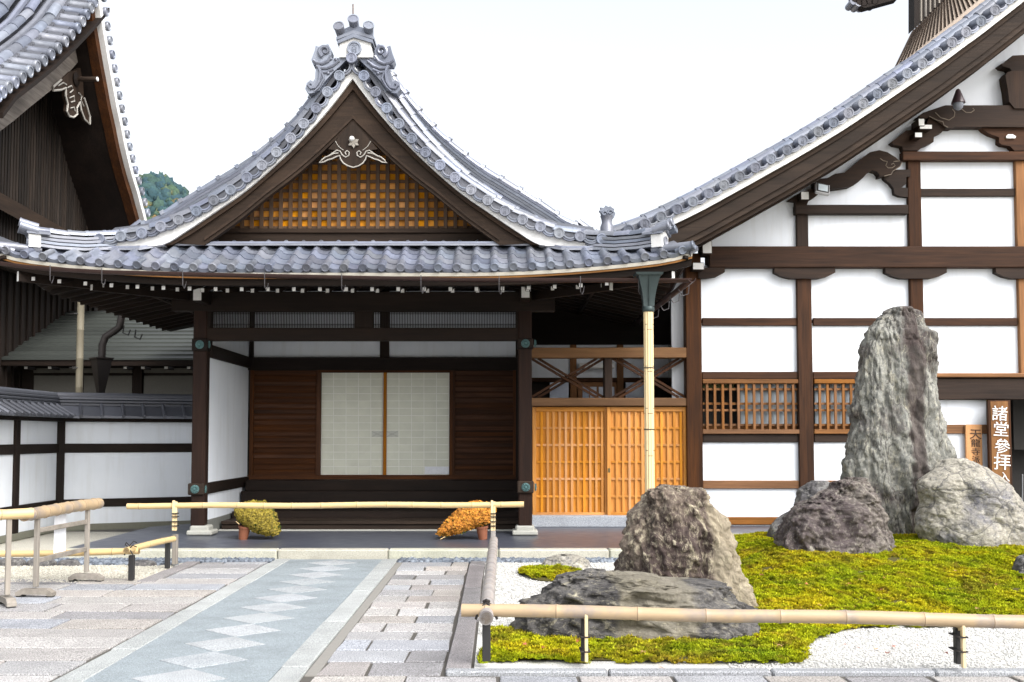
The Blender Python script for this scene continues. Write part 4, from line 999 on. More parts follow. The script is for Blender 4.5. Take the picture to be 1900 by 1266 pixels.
# ---- sliding doors between the two halls
for k, (x0, x1, Y) in enumerate(((988,1129,YH+.06),(1126.5,1275.5,YH+.0))):
    dr = thing('sliding_door', P((x0+x1)/2, 958, Y), None, None); dr.parent = TH; dr.location = wl(dr)-wl(TH)
    pbox('door_board', x0, x1, 755, 958, Y+.036, .02, W_DOOR['z'], dr, .002)
    pbox('stile', x0, x0+7, 755, 958, Y-.012, .045, W_DOOR['z'], dr); pbox('stile', x1-7, x1, 755, 958, Y-.012, .045, W_DOOR['z'], dr)
    pbox('rail', x0+7, x1-7, 755, 764, Y-.010, .045, W_DOOR['x'], dr); pbox('rail', x0+7, x1-7, 951, 958, Y-.010, .045, W_DOOR['x'], dr)
    for i in range(11 if k == 0 else 11):
        x = x0+7+(x1-x0-14)*(i+.9)/11.3; pbox('lattice_bar', x-2.3, x+2.3, 764, 951, Y+.004, .032, W_DOOR['z'], dr, .003)
    for y in (794.5,826,857.5,889,921.5): pbox('lattice_rail', x0+7, x1-7, y-2.1, y+2.1, Y+.010, .026, W_DOOR['x'], dr, .003)
    if k: pbox('door_pull', 1128, 1132.5, 869, 877, Y-.016, .01, plain('old_brass', (.16,.12,.05), .4, 0, .6), dr, .002)
hb('door_head', 985, 1276, 738.5, 753.5, .08, W_WARM, 'x'); hb('transom_head', 985, 1274, 645, 664, .10, W_WARM, 'x')
hb('transom_post', 1121.5, 1136, 664, 739, .05, W_HDK)
for xa, xb in ((985,1122),(1136,1274)):
    for s in (0, 1):
        for o_ in (0, 13):
            pa, pb = ((xa+o_, 665), (xb-14+o_, 738)) if s == 0 else ((xa+o_, 738), (xb-14+o_, 665))
            a, c = P(*pa, YH+.02+.03*s), P(*pb, YH+.02+.03*s); t = (c-a).normalized(); n = Vector((-t.z,0,t.x))
            if pa[0] < xa+1: pass
            b = B().box(0, (c-a).length, 0, .03, -.021, .021, .003); ob('cross_brace', b.xf(Matrix.Translation(a) @ axes(t, Vector((0,1,0)), n).to_4x4()), W_HALL['x'], TH)
ob('door_step', B().box(P(986,960,YH).x, P(1276,960,YH).x, YH-.28, YH+.3, .12, P(1100,958.5,YH-.28).z, .01), STEPST, TH)
YBk = 19.3
pbox('back_plaster', 960, 1240, 600, 702, YBk, .05, PLASTER, TH); pbox('back_rail', 960, 1290, 701, 709, YBk-.05, .1, W_HALL['x'], TH)
pbox('back_post', 1058, 1070, 640, 745, YBk-.06, .12, W_HOR['z'], TH); pbox('back_post', 1145, 1157, 640, 745, YBk-.06, .12, W_HOR['z'], TH)
pbox('back_door', 1072, 1145, 709, 745, YBk-.02, .06, W_HOR['x'], TH)
for a, c in ((1020,1055),(1161,1200)): pbox('back_window', a, c, 710, 745, YBk-.03, .03, plain('sky_painted_glass', (.42,.47,.58), .08) if a < 1100 else bpy.data.materials['sky_painted_glass'], TH, .002)  # pane colour holds the pale reflection of the sky
for a in (1081,1095,1111,1128): pbox('back_pane', a, a+12, 718, 745, YBk-.035, .02, bpy.data.materials['sky_painted_glass'], TH, .002)
pbox('air_conditioner', 1074, 1141, 673, 684, YBk-.2, .2, WHITE, TH, .02)
pbox('back_wall', 940, 1300, 705, 980, YBk+.06, .05, W_DARK['x'], TH); pbox('back_wall', 940, 1300, 540, 640, YBk-.02, .05, W_DARK['x'], TH)
pbox('side_plaster', 1246, 1275, 500, 745, YH+.25, .05, PLASTER, TH)

# ================================================================ HALL ON THE LEFT (gable seen from the side) and its lower corridor
LH = thing('side_hall', (-10, 22, 0), 'tall dark boarded temple hall with a steep tiled gable at the left edge', 'temple building')
c1 = lambda a, c: (a/2.6375, c/2.6375)
XV, XBg, XGw = -8.6, -9.2, -10.0
ends = [(-70,560),(-48,530),(-25,500),(0,470),(22,452),(50,428),(82,405),(117,380),(152,352),(187,325),(222,298),(258,268),(293,238),(328,205),(358,172),(388,140),(410,106),(432,72),(452,40),(472,12),(488,-20)]
lroof = thing('hall_roof', PX(100, 100, XV), None, None); lroof.parent = LH; lroof.location = wl(lroof)-wl(LH)
LT = B().lathe([(0,.012),(.075,.012),(.082,0),(.105,0),(.112,.01),(.112,.06),(.10,.07),(.10,.36),(.106,.37),(.106,.52)], 16, (0,0,0), (-1,0,0))
LDISC = mesh('round_tile', LT, TILE, 40)
fr = [PX(*c1(*e), XV) for e in ends]
for p in fr: inst('round_tile', LDISC, lroof, p, Matrix.Rotation(rng.normal(0,.03), 3, 'Z') @ Matrix.Rotation(R(8), 3, 'Y'))
fy = smoothline([(p.y, p.z) for p in fr], 60)
def flift(n0, x):
    out = []
    for k in range(60):
        a, c = fy[max(k-1,0)], fy[min(k+1,59)]; t = Vector((0, c[0]-a[0], c[1]-a[1])).normalized(); n = Vector((0, -t.z, t.y))
        out.append(Vector((x, fy[k][0], fy[k][1]))+n*n0)
    return out
for x, n0, r_ in ((-9.22,.16,.11),(-9.62,.28,.10),(-10.22,.34,.19),(-10.85,.30,.12),(-11.3,.30,.12)):
    pth = flift(n0, x); LL = length(pth); T = half_tile(r_, .46); d = 0
    while d < LL-.3:
        p, t = at_len(pth, d); n = Vector((0, -t.z, t.y)); n = n if n.z > 0 else -n
        inst('ridge_tile', T, lroof, p-n*r_*.2, axes(t, n.cross(t), n)); d += .45
ob('roof_sheet', B().sweep(flift(.08, 0)[::3], lambda i: [(-8.75,0,-.02), (-9.0,0,.02), (-18,0,.12), (-18,0,-.1), (-8.75,0,-.16)]), TILE_OLD, lroof, 30)
for k in range(26):      # covering rows of round tiles between the big ridges
    x = -9.42-.27*k
    if min(abs(x+10.22), abs(x+9.62)) < .16: continue
    ob('tile_row', B().tube(flift(.17, x)[::4], .075, 8), TILE, lroof, 40)
for k in range(60):      # steps of the pan tiles
    p = flift(.11, -9)[k]; ob('tile_step', B().box(-18, -9.05, p.y-.03, p.y+.03, p.z-.03, p.z+.035, .005), TILE_OLD, lroof)
bk = [(186,-14),(190,15),(195,50),(200,80),(205,110),(210,138),(215,165),(221,198),(228,230),(235,266),(243,300),(250,326),(258,352),(264,375),(270,397),(277,425)]
bw = [PX(x, y, XV) for x, y in bk]; bys = smoothline([(p.y, p.z) for p in bw], 48)
def bpath(n0, x):
    out = []
    for k in range(48):
        a, c = bys[max(k-1,0)], bys[min(k+1,47)]; t = Vector((0, c[0]-a[0], c[1]-a[1])).normalized(); n = Vector((0, -t.z, t.y))
        out.append(Vector((x, bys[k][0], bys[k][1]))+n*n0)
    return out
ob('white_verge_edge', B().band(bpath(.0, XV), bpath(-.16, XV), (-.25,0,0)), WHITE, lroof, fix=True)
pth = bpath(.09, XV+.06); LL = length(pth); d = .1
while d < LL:
    p, t = at_len(pth, d); inst('round_tile', LDISC, lroof, p, None, .9); d += .30
ob('roof_sheet', B().sweep(bpath(.1, 0)[::3], lambda i: [(XV-.05,0,0), (-18,0,.1), (-18,0,-.1), (XV-.05,0,-.15)]), TILE_OLD, lroof, 30)
ob('verge_strip', B().band(bpath(-.15, XV-.12), bpath(-.36, XV-.12), (-.2,0,0)), woods('rust_brown_timber', (.045,.018,.009), (.115,.045,.016))['y'], lroof, fix=True)
ob('soffit', B().sweep(bpath(-.34, 0), lambda i: [(XV-.15,0,0), (XGw+.02,0,0), (XGw+.02,0,.1), (XV-.15,0,.1)]), W_DARK['y'], lroof, fix=True)
def gx(pts, X): return [PX(*c1(*e), X) for e in pts]
ob('verge_strip', B().band(gx([(-70,590),(0,493),(100,420),(200,338),(300,245),(395,150),(440,90)], XBg+.35), gx([(-70,612),(0,515),(130,440),(250,320),(330,240),(395,172),(450,110)], XBg+.35), (-.3,0,0)), bpy.data.materials['rust_brown_timber_y'], lroof, fix=True)
ob('soffit', B().sweep(gx([(-70,580),(0,490),(100,415),(200,335),(300,242),(400,140),(470,60)], XBg+.3), lambda i: [(.3,0,0), (-1,0,0), (-1,0,.1), (.3,0,.1)]), W_DARK['y'], lroof, fix=True)
ob('barge_board', B().band(gx([(-70,606),(0,512),(65,474),(130,438),(190,380),(250,320),(330,240),(392,172)], XBg), gx([(-70,730),(0,643),(70,590),(140,530),(200,482),(260,434),(310,385),(386,300)], XBg), (-.14,0,0)), woods('silver_grey_timber', (.10,.08,.065), (.27,.235,.20))['y'], lroof, fix=True)
ob('barge_board', B().band(gx([(392,172),(408,190),(440,300),(480,450),(540,650),(600,850),(640,960)], XBg), gx([(386,300),(400,330),(430,420),(470,560),(515,775),(560,930),(590,1010)], XBg), (-.14,0,0)), W_WARM['z'], lroof, fix=True)
gpd = [(392,270),(400,330),(372,345),(340,352),(300,390),(262,425),(262,444),(300,440),(322,430),(322,470),(332,510),(328,545),(340,570),(360,575),(378,560),(376,530),(392,500),(398,540),(415,585),(440,608),(440,570),(425,520),(412,480),(408,430),(405,330)]
gpn = ob('gable_pendant', B().prism(gx(gpd, XBg+.03), (-.08,0,0)), W_BARGE['z'], LH)
r = B()
r.tube(gx(gpd[4:23], XBg+.045), .022, 5)
for pts in ([(330,430),(350,420),(358,440),(342,455)], [(340,480),(362,470),(366,495),(348,500)], [(345,530),(362,525),(368,545)], [(385,455),(400,470),(396,490),(410,520)], [(285,420),(310,405),(325,415)]): r.tube(gx(pts, XBg+.045), .014, 5)
ob('carved_outline', r, bpy.data.materials['worn_white_edge'], gpn)
q0 = PX(*c1(375,388), XBg+.06)
ob('nail_cover', B().lathe([(0,-.05),(.09,-.04),(.16,0)], 10, q0, (-1,0,0)), W_DARK['y'], gpn, 40)
ob('peg', B().lathe([(.050,-.44),(.055,-.43),(.055,.1)], 10, q0, (-1,0,0)), W_BARGE['x'], gpn, 40); ob('peg_tip', B().lathe([(0,-.465),(.042,-.465),(.048,-.455),(.048,-.43)], 10, q0, (-1,0,0)), WHITE, gpn, 40)
# boarded gable wall: one batten per narrow board
wy0, wy1 = 18.6, 27.5
def wtop(y):
    a = np.interp(y, [p.y for p in gx([(-70,560),(0,480),(200,330),(395,150)], XBg)], [p.z for p in gx([(-70,560),(0,480),(200,330),(395,150)], XBg)])
    b2 = np.interp(y, [p[0] for p in bys], [p[1] for p in bys]); return min(a, b2) if y > fy[-1][0]-.6 else a
GW = ob('gable_wall', B().prism([Vector((XGw, y, max(6.2, wtop(y)-.3))) for y in np.linspace(wy0, 26.2, 24)]+[Vector((XGw,26.2,5.0)), Vector((XGw,wy0,5.0))], (-.1,0,0)), W_SLAT['z'], LH)
y = 18.9
while y < 25.4:
    zt = max(6.3, wtop(y)-.42); 
    ob('board_batten', B().box(XGw+.002, XGw+.05, y, y+.075, 5.2, zt, .006), W_SLAT['z'], GW); y += .125
ob('base_beam', B().hexa([Vector((XGw+.35, a, c)) for a, c in []] or [PX(x, y, XGw+.35) for x, y in ((-30,372),(140,466))]+[PX(x, y, XGw-.1) for x, y in ((140,466),(-30,372))]+[PX(x, y, XGw+.35) for x, y in ((-30,340),(140,436))]+[PX(x, y, XGw-.1) for x, y in ((140,436),(-30,340))]), W_BARGE['y'], LH, fix=True)
ob('lower_wall', B().box(-14, XGw-.25, 18.5, 27, 0, 5.6), W_SLAT['z'], LH)
for k in range(24): ob('wall_batten', B().box(XGw-.25, XGw-.20, 18.8+.3*k, 18.86+.3*k, 2.6, 5.5), W_DARK['z'], LH)
ob('lower_eave', B().sweep([(0,18.4,0),(0,27,0)], lambda i: [(XGw+.9,0,5.25), (XGw-.3,0,5.75), (XGw-.3,0,5.6), (XGw+.9,0,5.15)]), TILE_OLD, LH, fix=True)

CO = thing('corridor', (-7.5, 21, 0), 'low dark corridor with a copper shingled lean-to roof behind the white garden wall', 'corridor building')
YP = 21.0; e0 = P(100, 668, YP); tz = P(100, 578, 24.3).z
for k in range(13):
    f0, f1 = k/13, (k+1.12)/13; y0, y1 = YP+3.3*f0, YP+3.3*f1; z0, z1 = e0.z+(tz-e0.z)*f0, e0.z+(tz-e0.z)*f1
    ob('shingle_course', B().hexa([(-11.5,y0,z0), (-4.6,y0,z0), (-4.6,y1,z1-.02), (-11.5,y1,z1-.02), (-11.5,y0,z0+.035), (-4.6,y0,z0+.035), (-4.6,y1,z1), (-11.5,y1,z1)]), COPPER_R, CO)
pbox('eave_beam', -10, 372, 668, 679, YP+.03, .12, W_DARK['x'], CO)
for x in (6,48,92,137,183,232,265,308,350): pbox('rafter_end', x-3.5, x+3.5, 680, 685, YP+.25, .4, [W_DARK['y'], WHITE], CO, .004, 1)
pbox('corridor_wall', -30, 480, 676, 790, YP+.9, .1, W_DARK['x'], CO)
for x0, x1 in ((62,150),(155,245),(266,358)): pbox('wall_panel', x0, x1, 697, 760, YP+.86, .05, plain('shaded_plaster', (.13,.125,.11), .8) if x0 == 62 else bpy.data.materials['shaded_plaster'], CO); pbox('wall_panel', x0, x1, 683, 692, YP+.86, .05, bpy.data.materials['shaded_plaster'], CO)  # white plaster, its shade put into a dark grey base colour
pbox('corridor_post', 246, 263, 676, 780, YP+.8, .15, W_DARK['z'], CO)

# ---- pipes
def bpipe(px, y0, y1, Y, r, name, label):
    t = thing(name, P(px, y1, Y), label, 'drainpipe'); a, c = P(px, y0, Y), P(px, y1, Y); return t, a, c
t, a, c = bpipe(1203, 575, 985, YE-.12, .07, 'downpipe', 'pale bamboo clad downpipe under a green copper funnel, in front of the orange doors'); c.z = 0; c.x = a.x+.0; c.y = a.y
b = B(); b.lathe([(.050,0),(.050,a.z-c.z)], 14, c); ob('inner_pipe', b, COPPER_B, t)
for k in range(10):
    g = 2*math.pi*(k+.3)/10; L = a.z-c.z
    m = Vector((c.x+.058*math.cos(g), c.y+.058*math.sin(g), 0)); tq = Vector((-math.sin(g), math.cos(g), 0)); nq = Vector((math.cos(g), math.sin(g), 0))
    off = .18+(.07 if k % 3 == 0 else 0); bb = B(); w_ = .0172
    hs_ = [0]+[h for h in np.arange(off+.05, L, .56)]+[L]
    for h0, h1 in zip(hs_[:-1], hs_[1:]):
        prof = [(-w_, 0), (-w_*.6, .007), (0, .0095), (w_*.6, .007), (w_, 0), (0, -.006)]
        bb.sweep([m+Vector((0,0,h0+.004)), m+Vector((0,0,h1-.004))], lambda i: [tq*p+nq*q2 for p, q2 in prof], True)
    ob('bamboo_strip', bb, BAMB_Z, t, 50, fix=True)
for y in (683, 797): p = P(1203, y, YE-.12); ob('wire_band', B().lathe([(.069,-.007),(.0725,-.004),(.0725,.004),(.069,.007)], 20, (a.x, a.y, p.z)), BLACK, t, 40)
hp = B(); p0 = P(1203, 508, YE-.12); p1 = P(1203, 570, YE-.12)
def ring(z, wx, wy): return [(a.x-wx, a.y-wy, z), (a.x+wx, a.y-wy, z), (a.x+wx, a.y+wy, z), (a.x-wx, a.y+wy, z)]
zs = [(p0.z, .135), (p0.z-.02, .135)]
hp.hexa(ring(p0.z-.035, .17, .15)+ring(p0.z, .185, .16))
for i in range(8):
    f0, f1 = i/8, (i+1)/8; w0 = .072+.078*(f0**1.8); w1 = .072+.078*(f1**1.8); z0 = p1.z+(p0.z-.035-p1.z)*f0; z1 = p1.z+(p0.z-.035-p1.z)*f1
    hp.hexa(ring(z0, w0, w0*.9)+ring(z1, w1, w1*.9))
ob('funnel', hp, HOPPER, t, fix=True)
ob('collar', B().lathe([(.074,-.03),(.082,-.02),(.082,.03),(.074,.04)], 16, (a.x, a.y, a.z)), HOPPER, t, 40)
ob('seam', B().tube([(a.x, a.y-.138, p0.z-.04), (a.x, a.y-.105, p0.z-.2), (a.x, a.y-.068, p1.z)], .008, 5), HOPPER, t)
t, a, c = bpipe(141, 560, 990, 18.9, .062, 'downpipe', 'weathered bamboo clad downpipe standing behind the white garden wall')
b = B(); prof = []
for k in range(9): h = k*(a.z-c.z)/8; prof += [(.064,h),(.068,h+.01),(.064,h+.02)]
ob('pipe', b.lathe(prof, 12, c), plain('grey_bamboo_pipe', (.17,.15,.105), .6, .1, 0, 6), t, 40)
for y in (583, 683): p = P(141, y, 18.9); ob('pipe_clip', B().tube([p+Vector((-.1,-.03,0)), p+Vector((0,-.085,0)), p+Vector((.1,-.03,0)), p+Vector((.1,-.03,-.16))], .014, 5), BLACK, t)
t, a, c = bpipe(190, 600, 990, 18.85, .06, 'downpipe', 'dark copper downpipe with an offset bend and funnel behind the garden wall')
q_ = lambda x, y: P(x, y, 18.85)
ob('upper_pipe', B().tube([q_(226,585), q_(222,607), q_(212,615), q_(196,625), q_(190,640), q_(189,668)], .068, 12), plain('dark_copper_pipe', (.022,.018,.017), .45, .05, .4), t, 60)
ob('funnel', B().lathe([(.23,.02),(.235,0),(.20,-.03),(.165,-.22),(.085,-.58),(.075,-.66),(.07,-.7),(.07,-2.9)], 4, q_(188,666)).xf(Matrix.Translation(q_(188,666)) @ Matrix.Rotation(R(45), 4, 'Z') @ Matrix.Translation(-q_(188,666))), bpy.data.materials['dark_copper_pipe'], t)
for x, y in ((230,612),(252,620)): ob('gutter_hook', B().tube([q_(x,y-8), q_(x-2,y+6), q_(x+8,y+10), q_(x+12,y)], .014, 5), BLACK, t)

# ---- white garden wall in two runs
def wallrun(A, C, label, posts, n_t, th=.22):
    A, C = Vector((*A, 0)), Vector((*C, 0)); L = (C-A).length; t = (C-A).normalized(); n = Vector((-t.y, t.x, 0)); 
    if n.y < 0 and abs(n.y) > .5 or (abs(n.y) <= .5 and n.x > 0): n = -n          # n points away from the camera side
    M = Matrix.Translation(A) @ axes(t, n, Vector((0,0,1))).to_4x4(); W = thing('garden_wall', A, label, 'wall')
    fx = t.cross(n).z < 0
    bx = lambda name, x0, x1, y0, y1, z0, z1, m, c=.006: ob(name, B().box(x0, x1, y0, y1, z0, z1, c).xf(M), m, W, fix=fx)
    ps = [0]+list(posts)+[L]
    for (z0, z1) in ((.10,.40),(.53,1.33),(1.48,1.86)): bx('plaster_panel', 0, L, .01, th, z0, z1, PLASTER, .003)
    bx('wall_beam', 0, L, -.02, th+.02, 1.33, 1.485, W_DARK['x']); bx('wall_beam', 0, L, -.02, th+.02, .395, .535, W_DARK['x'])
    for p in posts: bx('wall_post', p-.075, p+.075, -.035, th+.03, .05, 1.9, W_DARK['z'])
    bx('wall_base', -.05, L+.05, -.04, th+.05, 0, .11, plain('mossy_base_stone', (.17,.17,.13), .85) if 'mossy_base_stone' not in bpy.data.materials else bpy.data.materials['mossy_base_stone'])
    bx('wall_plate', 0, L, -.12, th+.12, 1.86, 1.93, W_DARK['x'])
    cp = thing('tile_cap', A+Vector((0,0,1.93)), None, None); cp.parent = W; cp.location = wl(cp)-wl(W)
    for k in range(3): ob('noshi_course', B().box(-.05, L+.05, th/2-.15+.02*k, th/2+.15-.02*k, 2.13+.055*k, 2.175+.055*k, .01).xf(M), TILE_OLD, cp, fix=fx)
    ob('cap_ridge', B().tube([(x, th/2, 2.30) for x in np.linspace(-.05, L+.05, 12)], .07, 10).xf(M), TILE_OLD, cp, 50, fix=fx)
    ob('cap_bed', B().sweep([(-.05,0,0),(L+.05,0,0)], lambda i: [(0,-.26,1.94), (0,th/2,2.12), (0,th+.26,1.94), (0,th+.2,1.92), (0,-.2,1.92)]).xf(M), TILE_OLD, cp, fix=True)
    for k in range(n_t):
        x = L*(k+.04)/n_t; wd = L/n_t
        for s in (0, 1):
            f = lambda y: th/2+(y-th/2)*(1 if s == 0 else -1)
            b = B().hexa([(x+.01,f(-.33),1.925), (x+wd-.01,f(-.33),1.915), (x+wd-.01,f(th/2-.1),2.125), (x+.01,f(th/2-.1),2.14), (x+.01,f(-.33),1.965), (x+wd-.01,f(-.33),1.95), (x+wd-.01,f(th/2-.1),2.15), (x+.01,f(th/2-.1),2.165)])
            b.tube([(x+.01,f(-.345),1.955),(x+.01,f(th/2-.1),2.165)], .030, 8)
            ob('flat_tile', b.xf(M), TILE_OLD, cp, 40, fix=True)
    return W
wallrun((-7.5, 12.4), (-7.5, 17.5), 'white garden wall run at the left edge going back from the viewer, tiled cap and dark posts', [3.55], 22)
wallrun((-7.53, 17.47), (-4.75, 18.75), 'white garden wall run between the left corner and the porch column, capped with flat tiles', [.06], 9)
# ================================================================ ROCK GARDEN
def H(x, y):        # height of the moss mound
    s = min(max((y-8.7)/4.0, 0), 1); s = s*s*(3-2*s)
    e = min(max((x-1.9-.05*(y-9))/1.5, 0), 1); e = e*e*(3-2*e)
    b2 = 1 if y < 14.2 else max(0, 1-(y-14.2)/1.0)
    return .29*s*e*b2+.03*noise.noise(Vector((x*1.3, y*1.3, 3)))*s
def in_poly(x, y, p):
    r_ = False; j = len(p)-1
    for i in range(len(p)):
        if (p[i][1] > y) != (p[j][1] > y) and x < (p[j][0]-p[i][0])*(y-p[i][1])/(p[j][1]-p[i][1]+1e-12)+p[i][0]: r_ = not r_
        j = i
    return r_
def gpt(x, y):
    z = 0
    for _ in range(6): q = G(x, y, z); z = H(q.x, q.y)
    return (q.x, q.y)
mossA = [gpt(*q) for q in ((889,1229),(1492,1231),(1496,1208),(1512,1190),(1545,1176),(1590,1166),(1660,1163),(1720,1165),(1800,1163),(1905,1161),(1960,1150))]+[(8,9),(8,14.6),(3.0,14.6),(2.75,13.8),(2.55,12.5),(2.2,11.0),(1.7,9.6),(.6,8.75),(-.08,8.6)]
cM = gpt(1022, 1066); mossB = [(cM[0]+.36*math.cos(a)*(1+.18*math.sin(3*a)), cM[1]+.62*math.sin(a)*(1+.12*math.cos(2*a+1))) for a in np.linspace(0, 2*math.pi, 26)[:-1]]
def rock_top(x, y): return False
def mk_moss():
    m = NT('moss'); tc = m.n('Attribute', {'attribute_name':'tint'}).outputs['Fac']
    v = m.co((1,1,1)); f = m.noise(v, 1.5, 6, .62, .5); g = m.noise(v, 5.5, 5, .65)
    c = m.ramp(f, (.30, (.15,.23,.008)), (.46, (.35,.38,.008)), (.62, (.50,.41,.012)))
    c = m.mix(m.ramp(g, (.52, 0), (.68, .8)), c, (.20,.10,.025))
    pt = m.noise(v, .85, 5, .65, .8)
    c = m.mix(m.ramp(pt, (.54, 0), (.70, .75)), c, (.19,.115,.03)); c = m.mix(m.ramp(pt, (.30, .6), (.42, 0)), c, (.13,.24,.01))
    c = m.mix(m.ramp(tc, (0, .55), (.45, 0)), c, (.055,.08,.008)); c = m.mix(m.ramp(tc, (.55, 0), (1, .55)), c, (.46,.52,.02))
    m.p(Base_Color=c, Roughness=.95, Specular_IOR_Level=.1); return m.mat
MOSS = mk_moss(); SOIL = plain('moss_bed_soil', (.085,.075,.025), .95, 0, 0, 9, .1, .5)
def moss(name, poly, dens, lift=0.0, dome=0.0):
    xs = [p[0] for p in poly]; ys = [p[1] for p in poly]; x0, x1, y0, y1 = min(xs), max(xs), min(ys), max(ys)
    A = []; n = int((x1-x0)*(y1-y0)*dens)
    px = rng.uniform(x0, x1, n); py = rng.uniform(y0, y1, n)
    cx, cy = sum(xs)/len(xs), sum(ys)/len(ys); T = []; S = []
    for x, y in zip(px, py):
        nz = noise.noise(Vector((x*2.2, y*2.2, 5))); ed = .05*noise.noise(Vector((x*7, y*7, 1)))+.09*noise.noise(Vector((x*2.3, y*2.3, 8)))
        if not in_poly(x+ed, y+ed, poly): continue
        if nz+.5*noise.noise(Vector((x*6, y*6, 9))) < -.62: continue
        q = ((x-cx)/(x1-x0)*2)**2+((y-cy)/(y1-y0)*2)**2
        bump_ = .045*abs(noise.noise(Vector((x*8, y*8, 2))))+.030*nz+.02*noise.noise(Vector((x*19, y*19, 4)))
        A.append((x, y, H(x, y)+lift+dome*max(0, 1-q)+bump_)); S.append(.012+.022*rng.random()**2); T.append(min(1, max(0, .5+.9*noise.noise(Vector((x*9, y*9, 2)))+rng.normal(0,.16))))
    A = np.array(A); S = np.array(S)
    # each tuft: a little ragged star of five leaning blades
    k = 5; ang = rng.uniform(0, 6.28, (len(A), 1))+np.arange(k)[None]*(2*math.pi/k); r_ = S[:,None]*rng.uniform(.7, 1.3, (len(A), k)); hh = S[:,None]*rng.uniform(.15, .75, (len(A), k))
    V = np.zeros((len(A), k*3, 3)); w_ = .42
    for j, (da, fr, fz) in enumerate(((-w_, .55, -.15), (w_, .55, -.15), (0, 1.0, 1.0))):
        V[:, j::3, 0] = np.cos(ang+da)*r_*fr; V[:, j::3, 1] = np.sin(ang+da)*r_*fr; V[:, j::3, 2] = hh*fz
    V[:, :, 2] += S[:,None]*.2
    F_ = np.array([(3*j, 3*j+1, 3*j+2) for j in range(k)]+[(3*j+1, (3*j+3) % (3*k), 3*j+2) for j in range(k)]+[(0, 3, 6), (0, 6, 9), (0, 9, 12)])
    o = scatter(name, V, F_, A, MOSS, attr=np.array(T)); 
    g = B(); nx, ny = 90, 80; idx = {}
    for j in range(ny):
        for i in range(nx):
            x = x0+(x1-x0)*i/(nx-1); y = y0+(y1-y0)*j/(ny-1)
            if in_poly(x, y, poly):
                q = ((x-cx)/(x1-x0)*2)**2+((y-cy)/(y1-y0)*2)**2
                idx[i, j] = len(g.v); g.v.append(Vector((x, y, H(x, y)+lift+dome*max(0, 1-q)+.002)))
    for (i, j), a in idx.items():
        if (i+1, j) in idx and (i, j+1) in idx and (i+1, j+1) in idx: g.f.append((a, idx[i+1,j], idx[i+1,j+1], idx[i,j+1])); g.m.append(0)
    return o, struct('moss_bed', g, SOIL, 60)
moss('moss', mossA, 6800); moss('moss', mossB, 7500, .0, .07)
# loose gravel stones
octA = np.array([(1,0,0),(-1,0,0),(0,1,0),(0,-1,0),(0,0,1),(0,0,-1)], float); octF = np.array([(0,2,4),(2,1,4),(1,3,4),(3,0,4),(2,0,5),(1,2,5),(3,1,5),(0,3,5)])
def mk_peb(name, cs, rough=.85):
    m = NT(name); t = m.n('Attribute', {'attribute_name':'tint'}).outputs['Fac']
    m.p(Base_Color=m.ramp(t, *[(i/(len(cs)-1), c) for i, c in enumerate(cs)]), Roughness=rough, Specular_IOR_Level=.3); return m.mat
PEB_W = mk_peb('white_gravel', [(.40,.395,.375),(.56,.555,.53),(.66,.65,.63)]); PEB_C = mk_peb('cream_gravel', [(.34,.32,.265),(.50,.475,.405),(.60,.58,.51)])
PEB_B = mk_peb('blue_grey_pebbles', [(.07,.08,.10),(.14,.165,.20),(.24,.27,.31)], .6)
def gravel(name, poly, n, smin, smax, m, skip=None, sub=None, z0=-.006, flatn=.6):
    xs = [p[0] for p in poly]; ys = [p[1] for p in poly]; P_ = []
    for x, y in zip(rng.uniform(min(xs), max(xs), n), rng.uniform(min(ys), max(ys), n)):
        if in_poly(x, y, poly) and not (skip and any(in_poly(x, y, s) for s in skip)): P_.append((x, y, z0))
    P_ = np.array(P_); s = rng.uniform(smin, smax, len(P_)); bA, bF = sub or (octA, octF)
    V = bA[None]*s[:,None,None]*rng.uniform(.65, 1.25, (len(P_),)+bA.shape)*np.array([1,1,flatn]); a = rng.uniform(0, 6.28, len(P_)); ca, sa = np.cos(a), np.sin(a)
    V = np.stack([V[:,:,0]*ca[:,None]-V[:,:,1]*sa[:,None], V[:,:,0]*sa[:,None]+V[:,:,1]*ca[:,None], V[:,:,2]], 2)
    P_[:,2] += s*.25
    return scatter(name, V, bF, P_, m, attr=rng.random(len(P_)))
gravel('white_gravel', [(1.6,7.12),(4.6,7.12),(5.2,9.3),(1.9,9.3)], 17000, .006, .012, PEB_W, [mossA])
gravel('white_gravel', [(-.16,8.4),(1.6,8.7),(2.3,11),(3,13.4),(-.16,13.2)], 16000, .008, .015, PEB_W, [mossA, mossB])
gravel('cream_gravel', [(-8,11.4),(-4.02,11.4),(-4.02,12.9),(-8,12.9)], 13000, .008, .014, PEB_C)
bm = bmesh.new(); bmesh.ops.create_icosphere(bm, subdivisions=1, radius=1); i1 = np.array([tuple(v.co) for v in bm.verts]); f1 = np.array([[v.index for v in f.verts] for f in bm.faces]); bm.free()
for x0, x1 in ((-7.5,-2.95),(-1.28,2.3)): gravel('blue_grey_pebbles', [(x0,13.22),(x1,13.22),(x1,13.5),(x0,13.5)], int(560*(x1-x0)), .018, .048, PEB_B, None, (i1, f1), -.01, .7)
gravel('blue_grey_pebbles', [(-8,12.95),(-4.05,12.95),(-4.05,13.3),(-8,13.3)], 900, .02, .05, PEB_B, None, (i1, f1), -.01, .7)
gravel('blue_grey_pebbles', [(2.7,15.35),(6,15.35),(6,15.66),(2.7,15.66)], 1200, .02, .045, PEB_B, None, (i1, f1), -.01, .7)

